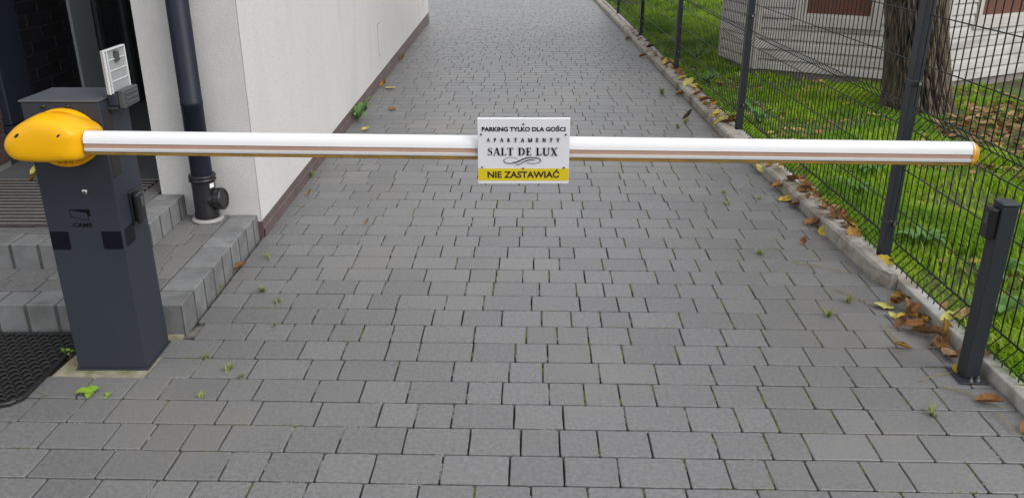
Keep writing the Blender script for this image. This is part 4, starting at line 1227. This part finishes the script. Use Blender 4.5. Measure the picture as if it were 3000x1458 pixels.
for i in (0, 1, 2, 3):
    o0, d_, nrm, L = face(i)
    def F(s, n_, z): 
        return o0 + d_ * s + nrm * n_ + Vector((0, 0, z))
    z = 0.08
    while z < 2.42:
        z2 = min(z + 0.098, 2.44)
        spans = [(0.045, L - 0.045)]
        if i in WIN:
            a, b, c, e = WIN[i]
            if z2 > c - 0.03 and z < e + 0.06: spans = [(0.045, a - 0.075), (b + 0.075, L - 0.045)]
        for (s0, s1) in spans:
            mb = MB()
            sec = [(-0.01, z + 0.001), (0.021, z + 0.001), (0.0225, z + 0.006), (0.019, z + 0.060), (0.012, z + 0.078), (0.006, z2 - 0.002), (-0.01, z2 - 0.002)]
            n = len(sec)
            vs = [F(s0, p[0], p[1]) for p in sec] + [F(s1, p[0], p[1]) for p in sec]
            mb.add(vs, [[k, (k + 1) % n, n + (k + 1) % n, n + k] for k in range(n)] + [list(range(n))[::-1], [n + k for k in range(n)]])
            mb.build('siding_board', M['siding'], ki)
        z = z2
    for s in (0.0, L):
        mb = MB()
        sgn = 1 if s == 0 else -1
        vs = [F(s, n_, z_) for z_ in (0.076, 2.44) for n_ in (-0.005, 0.026)] + [F(s + sgn * 0.044, n_, z_) for z_ in (0.076, 2.44) for n_ in (-0.005, 0.026)]
        mb.add(vs, [[0, 1, 3, 2], [4, 6, 7, 5], [1, 5, 7, 3], [2, 3, 7, 6], [0, 4, 5, 1]])
        mb.build('corner_trim', M['frame'], ki)
    if i in WIN:
        a, b, c, e = WIN[i]
        def slab(s0, s1, z0, z1, n0, n1, name, m_, par):
            mb = MB()
            vs = [F(s, n_, z_) for s in (s0, s1) for n_ in (n0, n1) for z_ in (z0, z1)]
            mb.add(vs, [[0, 1, 3, 2], [4, 6, 7, 5], [2, 3, 7, 6], [0, 4, 5, 1], [1, 5, 7, 3], [0, 2, 6, 4]])
            return mb.build(name, m_, par)
        wf = slab(a, b, c, e, -0.008, -0.002, 'window', M['shutter'], ki)
        for (q, r_, s_, t_) in ((a - 0.07, a, c - 0.056, e + 0.05), (b, b + 0.07, c - 0.055, e + 0.05), (a, b, c - 0.055, c), (a, b, e, e + 0.05)):
            slab(q + 0.001, r_ - 0.001, s_, t_, -0.006, 0.030, 'window_frame', M['frame'], wf)
        slab(a + 0.002, a + 0.028, c, e, -0.001, 0.012, 'sash', M['frame'], wf); slab(b - 0.028, b - 0.002, c, e, -0.001, 0.012, 'sash', M['frame'], wf)
        slab(a + 0.029, b - 0.029, c + 0.001, c + 0.028, -0.001, 0.012, 'sash', M['frame'], wf)
        slab(a - 0.09, b + 0.09, c - 0.083, c - 0.057, -0.004, 0.038, 'window_sill', M['frame'], wf)

# ------------------------------------------------------------------ tree
tree = thing('tree', tuple(TREE), 'thick rough-barked tree on the lawn in front of the kiosk', 'tree')
nu, nv = 300, 240
vs, rid = [], []
HT = 3.3
for j in range(nv + 1):
    z = -0.05 + HT * (j / nv) ** 1.35
    flare = 0.03 * math.exp(-max(0, z) / 0.14) + 0.03 * math.exp(-max(0, z) / 0.6)
    r0 = 0.232 - 0.012 * z + flare
    cx, cy = TREE.x - 0.20 * z + 0.02 * math.sin(z * 1.3), TREE.y + 0.02 * z
    for k in range(nu):
        w = 2 * math.pi * k / nu
        lob = 1 + 0.05 * math.sin(w * 3 + 0.7) + 0.06 * math.exp(-max(0, z) / 0.14) * max(0, math.sin(w * 4 + 1.1))
        u3 = (math.cos(w) * 2.6, math.sin(w) * 2.6, z * 0.9)
        warp = 0.9 * noise.noise((u3[0] * 1.1, u3[1] * 1.1, z * 1.9)) + 0.35 * noise.noise((u3[0] * 3, u3[1] * 3, z * 8))
        n1 = noise.noise((u3[0] * 4.6 + warp, u3[1] * 4.6 + warp, z * 3.4))
        n2 = noise.noise((u3[0] * 10 + warp, u3[1] * 10, z * 13 + 5))
        rg = 1 - min(1, abs(n1) * 3.2)             # furrow where the noise crosses zero
        hgt = (1 - rg) * 0.8 + 0.3 * n2
        rid.append(max(0, min(1, hgt)))
        r = r0 * lob - 0.026 * rg + 0.010 * n2
        vs.append((cx + r * math.cos(w), cy + r * math.sin(w), z))
mb = MB()
mb.add(vs, [[j * nu + k, j * nu + (k + 1) % nu, (j + 1) * nu + (k + 1) % nu, (j + 1) * nu + k] for j in range(nv) for k in range(nu)], 0, True)
to = mb.build('trunk', M['bark'], tree)
at = to.data.attributes.new('ridge', 'FLOAT', 'POINT'); at.data.foreach_set('value', rid)
lim = MB(); cr = MB()
tr_ = random.Random(12)
topc = Vector((TREE.x - 0.20 * HT, TREE.y + 0.02 * HT, HT - 0.25))
tips = []
for k in range(7):
    az = k * 0.9 + 0.3
    p1 = topc + Vector((math.cos(az) * 0.7, math.sin(az) * 0.7, 0.9 + 0.2 * (k % 3)))
    p2 = p1 + Vector((math.cos(az + 0.3) * 0.9, math.sin(az + 0.3) * 0.9, 0.8))
    lim.tube([topc, topc.lerp(p1, 0.5) + Vector((0, 0, 0.12)), p1, p2], [0.15, 0.10, 0.07, 0.03], 8)
    tips += [p1, p2, p1.lerp(p2, 0.5)]
lim.build('limb', M['bark'], tree)
for c in tips:
    for q in range(75):
        v = Vector((tr_.gauss(0, 0.42), tr_.gauss(0, 0.42), tr_.gauss(0, 0.32))) + c
        a = Vector((tr_.uniform(-1, 1), tr_.uniform(-1, 1), tr_.uniform(-0.6, 0.6))).normalized(); b = a.orthogonal().normalized()
        s = tr_.uniform(0.05, 0.085)
        cr.add([v - a * s, v + b * s * 0.5, v + a * s, v - b * s * 0.5], [[0, 1, 2, 3]])
cr.build('crown', M['crown'], tree)

# ------------------------------------------------------------------ leaf litter
lr = random.Random(31)
def litter(n, region, name, matl, label, smin=0.03, smax=0.06):
    mb = MB()
    c = 0
    while c < n:
        p = region()
        if p is None: continue
        x, y = p
        if in_poly(x, y, KIOSK): continue
        c += 1
        z = lawn_z(x, y) + lr.uniform(0.008, 0.03)
        s = lr.uniform(smin, smax); a = lr.uniform(0, 6.28)
        T = Matrix.Translation((x, y, z)) @ Matrix.Rotation(a, 4, 'Z') @ Matrix.Rotation(lr.uniform(-0.5, 0.5), 4, 'X') @ Matrix.Rotation(lr.uniform(-0.4, 0.4), 4, 'Y')
        k = lr.uniform(0.1, 0.5)
        vs = [(-s, 0, 0), (-0.35 * s, -0.48 * s, k * s * 0.6), (0.45 * s, -0.4 * s, k * s * 0.6), (s, 0, k * s * 0.6), (0.45 * s, 0.4 * s, k * s * 0.6), (-0.35 * s, 0.48 * s, k * s * 0.6), (0.05 * s, 0, 0)]
        mb.add([T @ Vector(v) for v in vs], [[0, 1, 6], [1, 2, 6], [2, 3, 6], [3, 4, 6], [4, 5, 6], [5, 0, 6]], 0, True)
    tag(mb.build(name, matl), label, 'leaf litter', kind='stuff')
def reg_bare():
    x, y = lr.uniform(2.9, 5.6), lr.uniform(4.2, 7.3)
    return (x, y) if bare(x, y) else None
def reg_lawn():
    x, y = lr.uniform(1.75, 4.4), lr.uniform(2.2, 9)
    if noise.noise((x * 1.4, y * 1.4, 20.0)) < -0.12: return None
    return (x, y)
def reg_kerb():
    y = 3.4 + 9 * lr.random() ** 1.4
    return (kerb_x(y) + lr.uniform(0.10, 0.19), y)
litter(1500, reg_bare, 'leaf_litter', M['litter'], 'brown leaf litter covering bare soil right of the tree', 0.025, 0.055)
litter(750, reg_lawn, 'lawn_litter', M['litter_pale'], 'scattered yellow and tan leaves over the lawn', 0.02, 0.045)
def flat_litter():
    mb = MB()
    for q in range(230):
        y = 3.45 + 8 * lr.random() ** 1.3
        if noise.noise((y * 1.3, 3, 1)) < -0.05: continue
        x = kerb_x(y) + lr.uniform(0.03, 0.13)
        s = lr.uniform(0.015, 0.04); a = lr.uniform(0, 6.28)
        T = Matrix.Translation((x, y, 0.058 + lr.uniform(0.004, 0.02))) @ Matrix.Rotation(a, 4, 'Z') @ Matrix.Rotation(lr.uniform(-0.5, 0.5), 4, 'X')
        vs = [(-s, 0, 0), (-0.35 * s, -0.48 * s, .3 * s), (0.45 * s, -0.4 * s, .3 * s), (s, 0, .3 * s), (0.45 * s, 0.4 * s, .3 * s), (-0.35 * s, 0.48 * s, .3 * s), (0.05 * s, 0, 0)]
        mb.add([T @ Vector(v) for v in vs], [[0, 1, 6], [1, 2, 6], [2, 3, 6], [3, 4, 6], [4, 5, 6], [5, 0, 6]], 0, True)
    tag(mb.build('kerb_litter', M['litter']), 'small brown leaf fragments strewn along the top of the kerb', 'leaf litter', kind='stuff')
flat_litter()

# single fallen leaves (world positions)
G1 = 'fallen leaves lying on the paving and kerb'
PI = math.pi
LEAVES = [
    (1.668, 3.44, 0.060, 0.095, -0.9, 'flat', 'yellow', 'yellow leaf leaning at the foot of the nearest fence post', 0.5, 0.25),
    (1.523, 3.085, 0.004, 0.100, 2.75, 'flat', 'pale', 'large pale yellow-green leaf flat on the paving before the base slab', 0, 0),
    (1.615, 3.19, 0.012, 0.060, 1.2, 'curl', 'ochre', 'small ochre leaf standing against the base slab near the kerb end', 0.3, -0.5),
    (1.575, 3.10, 0.010, 0.085, 0.6, 'cup', 'brown', 'dark brown cupped leaf at the upper end of the leaf pile', 0.2, 0.3),
    (1.600, 3.065, 0.015, 0.090, 1.9, 'roll', 'tan', 'tan rolled leaf standing up in the leaf pile', 0.2, -0.7),
    (1.618, 3.02, 0.012, 0.095, 0.5, 'roll', 'orange', 'orange-brown rolled leaf in the leaf pile against the slab', 0.1, -0.3),
    (1.516, 2.995, 0.004, 0.050, 2.0, 'cup', 'pale', 'small pale leaf at the left of the leaf pile', 0, 0),
    (1.545, 2.975, 0.008, 0.055, 0.9, 'cup', 'yellow', 'small yellow leaf in the middle of the leaf pile', 0, 0),
    (1.520, 2.905, 0.008, 0.080, 0.3, 'curl', 'brown', 'brown tightly curled leaf below the leaf pile', 0, 0),
    (1.555, 2.885, 0.010, 0.100, -0.5, 'cup', 'orange', 'rusty leaf overlapping the large brown leaf', 0.2, 0.1),
    (1.575, 2.825, 0.010, 0.130, -0.75, 'roll', 'brown', 'largest brown ribbed leaf beside the base slab', -0.2, 0),
    (1.636, 2.83, 0.020, 0.125, 1.75, 'roll', 'ochre', 'ochre leaf leaning upright against the base slab', 0.2, -0.9),
    (1.685, 2.87, 0.050, 0.100, 0.1, 'cup', 'pale', 'pale curled leaf resting on top of the base slab', 0, 0),
    (1.745, 2.90, 0.050, 0.090, 0.9, 'cup', 'tan', 'tan leaf on the grass just behind the base slab', 0, 0),
    (1.585, 2.69, 0.010, 0.085, 1.9, 'down', 'tan', 'tan folded leaf next to the photocell post', 0, -0.4),
    (1.605, 2.645, 0.010, 0.090, -0.9, 'cup', 'brown', 'brown leaf behind the photocell post foot', 0.3, 0),
    (1.562, 2.572, 0.008, 0.055, 1.2, 'flat', 'yellow', 'bright yellow leaf touching the photocell post', 0.4, -0.2),
    (1.570, 2.360, 0.004, 0.095, -0.45, 'roll', 'orange', 'orange crumpled leaf below the photocell post', 0, 0),
    (1.615, 2.205, 0.004, 0.085, 0.4, 'cup', 'orange', 'orange leaf at the lower right edge of the paving', 0, 0),
    (1.446, 2.742, 0.004, 0.085, 2.8, 'tube', 'ochre', 'ochre leaf rolled like a banana on the paving', 0, 0),
    (1.683, 2.600, 0.048, 0.045, 0.4, 'cup', 'tan', 'small tan leaf on the slab right of the photocell post', 0, 0),
    (1.555, 4.985, 0.010, 0.110, -0.8, 'down', 'pale', 'pale yellow leaf under the boom at the kerb edge', 0, 0),
    (1.590, 4.95, 0.055, 0.090, 0.4, 'cup', 'ochre', 'ochre leaf on the kerb just below the boom', 0, 0),
    (1.562, 4.64, 0.020, 0.120, 0.1, 'cup', 'orange', 'orange-yellow leaf hanging over the kerb edge', 0, 0),
    (1.540, 4.46, 0.006, 0.105, 0.3, 'flat', 'yellow', 'yellow leaf on the paving beside the kerb', 0.1, 0),
    (1.565, 4.345, 0.006, 0.100, -0.6, 'cup', 'orange', 'rust-orange cupped leaf at the foot of the kerb', 0, 0),
    (1.545, 4.07, 0.005, 0.075, 0.5, 'cup', 'orange', 'small rusty leaf left of the yellow kerb leaf', 0, 0),
    (1.572, 4.035, 0.006, 0.075, -0.4, 'curl', 'brown', 'small brown leaf beside the yellow kerb leaf', 0, 0),
    (1.575, 3.945, 0.010, 0.100, 0.8, 'flat', 'yellow', 'yellow leaf leaning on the kerb before its end block', 0.2, -0.3),
    (1.64, 4.05, 0.060, 0.100, 1.8, 'cup', 'brown', 'brown leaf heaped on the kerb top', 0.2, -0.4),
    (1.66, 3.99, 0.065, 0.090, 0.2, 'curl', 'brown', 'curled brown leaf against the fence wires', 0, 0),
    (1.632, 3.86, 0.055, 0.075, -0.7, 'cup', 'tan', 'tan leaf on the kerb near its end block', 0, 0),
    (1.622, 3.77, 0.055, 0.070, 0.4, 'cup', 'orange', 'small orange leaf on the kerb end', 0, 0),
    (1.600, 3.92, 0.055, 0.060, 1.4, 'cup', 'brown', 'small dark leaf on the kerb between larger leaves', 0, 0),
    (1.427, 3.80, 0.003, 0.060, 0.9, 'curl', 'orange', 'small orange leaf alone on the paving', 0, 0),
    (1.600, 7.56, 0.060, 0.150, 0.6, 'cup', 'pale', 'big yellow-green leaf on the kerb before the third post', 0.2, -0.2),
    (1.630, 7.45, 0.060, 0.110, 1.0, 'flat', 'yellow', 'yellow leaf lying beside the big yellow-green leaf', 0.2, -0.3),
    (1.50, 7.38, 0.004, 0.120, 0.1, 'roll', 'brown', 'brown leaf on the paving beside the kerb leaf heap', 0, 0),
    (1.572, 6.31, 0.060, 0.120, 0.7, 'roll', 'yellow', 'yellow curled leaf on the kerb near the second post', 0, -0.2),
    (1.555, 6.13, 0.050, 0.170, 0.55, 'tube', 'pale', 'long pale rolled leaf slanting over the kerb', 0, -0.2),
    (1.600, 6.09, 0.060, 0.110, -0.5, 'cup', 'orange', 'orange-brown leaf at the foot of the second post', 0, 0),
    (1.392, 6.45, 0.004, 0.130, 0.0, 'curl', 'dark', 'dark curled leaf alone on the paving near the kerb', 0, 0),
    (1.595, 7.13, 0.060, 0.100, 0.1, 'roll', 'brown', 'brown rolled leaf on the kerb top', 0, 0),
    (1.600, 6.86, 0.060, 0.120, -0.3, 'roll', 'brown', 'dark brown leaf on the kerb top', 0, 0),
    (1.64, 6.69, 0.060, 0.085, 0.7, 'cup', 'ochre', 'bright ochre leaf between kerb and wires', 0, 0),
    (1.585, 7.80, 0.060, 0.110, 0.2, 'cup', 'pale', 'pale leaf at the back of the kerb leaf heap', 0, 0),
    (1.615, 8.15, 0.060, 0.120, 0.9, 'cup', 'orange', 'rusty leaf at the foot of the third post', 0, 0),
    (1.600, 8.62, 0.060, 0.110, 0.2, 'cup', 'orange', 'rusty leaf just behind the third post', 0, 0),
    (1.590, 8.87, 0.060, 0.110, 1.2, 'cup', 'brown', 'brown leaf on the kerb behind the third post', 0, 0),
    (1.590, 9.32, 0.060, 0.110, 0.5, 'cup', 'tan', 'tan leaf far along the kerb', 0, 0),
    (1.600, 9.80, 0.060, 0.120, 0.3, 'roll', 'dark', 'dark leaf far along the kerb', 0, 0),
    (1.470, 9.50, 0.004, 0.110, 0.3, 'roll', 'brown', 'brown leaf on the paving far along the kerb', 0, 0),
    (1.475, 10.83, 0.004, 0.120, 0.8, 'roll', 'brown', 'brown leaf at the kerb foot before the fourth post', 0, 0),
    (-1.185, 9.24, 0.004, 0.130, 0.3, 'curl', 'ochre', 'farthest ochre leaf beside the building plinth', 0, 0),
    (-1.19, 7.78, 0.004, 0.115, 0.9, 'curl', 'ochre', 'ochre leaf at the plinth below the inspection cover', 0, 0),
    (-1.12, 7.68, 0.004, 0.120, -0.4, 'flat', 'pale', 'pale leaf on the paving next to the plinth', 0, 0),
    (-0.988, 6.79, 0.004, 0.085, 2.6, 'round', 'orange', 'small red-orange leaf with a long stalk on the paving', 0, 0),
    (-1.19, 6.74, 0.004, 0.070, 1.0, 'curl', 'dark', 'small dark leaf against the plinth', 0, 0),
    (-1.09, 6.10, 0.004, 0.085, 1.0, 'round', 'pale', 'round pale leaf above the boom near the plinth weed', 0, 0),
    (-1.154, 4.55, 0.004, 0.060, 0.4, 'curl', 'ochre', 'small ochre leaf below the boom near the plinth', 0, 0),
    (-0.749, 4.08, 0.003, 0.050, 0.4, 'curl', 'tan', 'small tan leaf alone left of the drive middle', 0, 0),
    (-1.235, 3.49, 0.006, 0.075, 0.7, 'roll', 'brown', 'brown leaf at the foot of the lower step', 0, 0),
    (-2.44, 4.10, ZU + 0.004, 0.07, 0.4, 'curl', 'orange', 'orange leaf at the back of the entrance mat', 0, 0),
    (-2.50, 4.22, ZU + 0.004, 0.075, 1.1, 'curl', 'pale', 'pale leaf in the dark corner behind the entrance mat', 0, 0),
    (-2.42, 4.28, ZU + 0.004, 0.07, 2.1, 'cup', 'brown', 'brown leaf in the dark corner behind the entrance mat', 0, 0),
    (-2.38, 4.18, ZU + 0.004, 0.06, 0.2, 'cup', 'ochre', 'ochre leaf behind the barrier hub on the threshold', 0, 0),
    (-2.18, 3.86, ZU + 0.006, 0.09, 0.1, 'flat', 'ochre', 'small ochre leaf lying on the entrance mat ribs', 0, 0),
]
PILE = 'small crumpled brownish leaf lost in the pile against the base slab'
plr = random.Random(77)
for k in range(16):
    t = plr.random()
    LEAVES.append((1.56 + 0.06 * plr.random() + 0.01 * t, 3.12 - 0.42 * t, 0.006 + 0.018 * plr.random(), plr.uniform(0.045, 0.085), plr.uniform(0, 6.28), plr.choice(['curl', 'roll', 'cup', 'tube']),
                   plr.choice(['brown', 'ochre', 'brown', 'ochre', 'tan']), PILE, plr.uniform(-0.4, 0.4), plr.uniform(-0.5, 0.3)))
HEAP = 'small crumpled leaf in the long heap on the kerb top'
for k in range(26):
    y = plr.choice([plr.uniform(3.7, 5.0), plr.uniform(6.0, 8.8)])
    LEAVES.append((kerb_x(y) + plr.uniform(0.05, 0.13), y, 0.056 + 0.012 * plr.random(), plr.uniform(0.06, 0.12), plr.uniform(0, 6.28), plr.choice(['curl', 'roll', 'cup', 'cup']),
                   plr.choice(['brown', 'yellow', 'ochre', 'orange', 'ochre', 'pale']), HEAP, plr.uniform(-0.3, 0.3), plr.uniform(-0.3, 0.3)))
for (x, y, z, L, rz, var, col, lab, rx, ry) in LEAVES:
    leaf(x, y, z, L, rz, var, col, lab, G1, rx, ry)
# twigs
for (pts, lab) in (([(1.30, 3.56, 0.004), (1.42, 3.49, 0.010), (1.53, 3.43, 0.006)], 'thin dark twig lying before the kerb end block'),
                   ([(1.385, 3.27, 0.004), (1.44, 3.17, 0.008), (1.49, 3.09, 0.004)], 'straw-coloured leaf stalk on the paving by the pale leaf'),
                   ([(1.45, 2.93, 0.005), (1.44, 2.86, 0.012), (1.46, 2.78, 0.006)], 'bent leaf stalk above the banana-shaped leaf'),
                   ([(1.40, 2.505, 0.004), (1.47, 2.53, 0.010), (1.55, 2.56, 0.006)], 'yellow stalk left of the photocell post foot'),
                   ([(1.46, 2.47, 0.004), (1.53, 2.415, 0.010), (1.60, 2.33, 0.004)], 'thin brown stalk in front of the photocell post'),
                   ([(1.557, 2.31, 0.004), (1.563, 2.26, 0.012), (1.56, 2.19, 0.004)], 'pale stalk at the lower right edge')):
    mb = MB(); mb.tube(pts, [0.0016, 0.002, 0.0012], 5)
    o = mb.build('stalk', M['stem'], origin=pts[0]); tag(o, lab, 'stalk', 'leaf stalks on the paving')

# ------------------------------------------------------------------ weeds
def weed_leaf_pts(mb, p, az, L, W, lift, droop=0.5, jag=False, r=random):
    n = 6
    vs = []
    for i in range(n + 1):
        u = i / n
        wd = W * math.sin(math.pi * (0.06 + 0.92 * u)) ** 0.8
        if jag: wd *= (1.25 if i % 2 else 0.65)
        rr = L * u
        zz = lift * L * math.sin(u * math.pi * 0.6) - droop * L * u * u * 0.4
        c = Vector(p) + Vector((math.cos(az) * rr, math.sin(az) * rr, zz))
        s = Vector((-math.sin(az), math.cos(az), 0)) * wd / 2
        vs += [c - s + Vector((0, 0, 0.12 * wd)), c, c + s + Vector((0, 0, 0.12 * wd))]
    fs = []
    for i in range(n):
        fs += [[i * 3, i * 3 + 1, i * 3 + 4, i * 3 + 3], [i * 3 + 1, i * 3 + 2, i * 3 + 5, i * 3 + 4]]
    mb.add(vs, fs, 0, True)
wr = random.Random(44)
def rosette(x, y, z, n, L, W, lift, matl, label, name='weed', group=None, jag=False):
    mb = MB()
    a0 = wr.uniform(0, 6)
    for k in range(n):
        weed_leaf_pts(mb, (x, y, z), a0 + k * 2.4, L * wr.uniform(0.7, 1.1), W * wr.uniform(0.8, 1.1), lift * wr.uniform(0.6, 1.3), jag=jag)
    o = mb.build(name, matl, origin=(x, y, z)); tag(o, label, 'weed', group)
GW = 'small weeds in the paving joints'
rosette(-1.415, 2.425, 0.006, 4, 0.046, 0.034, 0.35, M['sprout'], 'bright green broad-leaved seedling in the paving before the barrier cabinet', group=GW)
rosette(-1.352, 2.41, 0.002, 3, 0.022, 0.012, 0.5, M['sprout'], 'tiny sprig right of the bright green seedling', group=GW)
rosette(-1.627, 2.69, 0.002, 4, 0.03, 0.016, 0.8, M['sprout'], 'small green sprig between rubber mat and cabinet footing', group=GW)
def tuft(x, y, n, h, label, matl='tuft', z=-0.002):
    mb = MB()
    for k in range(n):
        a = wr.uniform(0, 6.28); hh = h * wr.uniform(0.5, 1.1); ww = h * 0.07 + 0.001
        p = Vector((x + wr.uniform(-0.008, 0.008), y + wr.uniform(-0.012, 0.012), z))
        d_ = Vector((math.cos(a), math.sin(a), 0)); s = Vector((-d_.y, d_.x, 0)) * ww
        q = p + d_ * hh * 0.35 + Vector((0, 0, hh * 0.6)); e = p + d_ * hh * 0.9 + Vector((0, 0, hh * 0.75))
        mb.add([p - s, p + s, q + s * 0.8, q - s * 0.8, e], [[0, 1, 2, 3], [3, 2, 4]])
    o = mb.build('weed', M[matl], origin=(x, y, z)); tag(o, label, 'weed', GW)
T1 = [(-1.11, 2.673, 9, 0.035, 'upper of the two light weeds right of the cabinet'), (-1.006, 2.584, 12, 0.035, 'lower of the two light weeds right of the cabinet'),
      (-1.567, 2.413, 5, 0.02, 'tiny weed left of the bright seedling'), (-1.039, 2.413, 7, 0.025, 'small weed in the joint below the two light weeds'),
      (-0.947, 2.534, 8, 0.03, 'dry brownish weed tuft in a joint right of the cabinet'), (-1.262, 3.28, 10, 0.05, 'grass tuft at the foot of the lower step side'),
      (-1.067, 3.246, 22, 0.035, 'dense mossy weed in the joint right of the steps'), (-0.973, 3.137, 12, 0.03, 'second weed tuft right of the steps'),
      (-1.142, 3.616, 10, 0.035, 'dark dry weed by the front building corner'), (-1.225, 4.905, 12, 0.06, 'dry weed clump at the plinth below the boom'),
      (1.196, 4.386, 9, 0.04, 'weed in a joint left of the kerb, below the boom'), (1.174, 3.667, 12, 0.045, 'spreading weed in the joint left of the kerb end block'),
      (1.268, 3.008, 12, 0.045, 'weed tuft in a joint left of the leaf pile'), (1.401, 3.139, 10, 0.05, 'thin grass weed beside the pale leaf'),
      (1.358, 2.3, 14, 0.035, 'pale clover-like weed left of the lower right leaf'), (1.222, 4.6, 8, 0.04, 'upper weed just below the boom on the right'),
      (1.391, 4.481, 8, 0.04, 'weed between the boom and the yellow kerb leaf'), (1.342, 7.445, 14, 0.09, 'tall weed in the paving left of the big yellow-green leaf'),
      (1.252, 6.168, 10, 0.06, 'weed just above the boom right of the sign'), (1.338, 6.322, 10, 0.06, 'weed beside the dark curled leaf'),
      (-0.929, 2.923, 6, 0.025, 'tiny weed in a joint left of the drive middle')]
for (x, y, n_, h_, lab) in T1: tuft(x, y, n_, h_, lab)
rosette(-1.205, 6.44, 0.0, 12, 0.16, 0.035, 0.9, M['weed'], 'leafy green weed growing at the foot of the plinth', group=GW, jag=True)
# broad-leaved weeds in the lawn
GL = 'broad-leaved weeds in the lawn'
LW = [(2.12, 3.35, 'broad-leaved weed in the lawn behind the nearest fence length'), (1.98, 3.75, 'lawn weed just right of the nearest fence post'), (1.90, 2.95, 'low lawn weed close behind the photocell post'),
      (1.95, 4.55, 'lawn weed seen below the boom left of the nearest fence post'), (2.2, 4.9, 'lawn weed seen just under the boom behind the fence'), (1.86, 6.2, 'lawn weed right beside the second fence post'),
      (1.95, 6.9, 'lawn weed behind the kerb leaf heap'), (1.85, 7.9, 'lawn weed between the second and third fence posts'), (2.02, 9.2, 'lawn weed left of the kiosk corner'), (1.9, 10.3, 'farthest lawn weed, behind the third fence post')]
for k, (x, y, lab) in enumerate(LW):
    rosette(x, y, lawn_z(x, y) + 0.02, 9, 0.11 + 0.025 * (k % 3), 0.045, 0.8, M['weed'], lab, 'lawn_weed', GL, jag=k % 2 == 0)
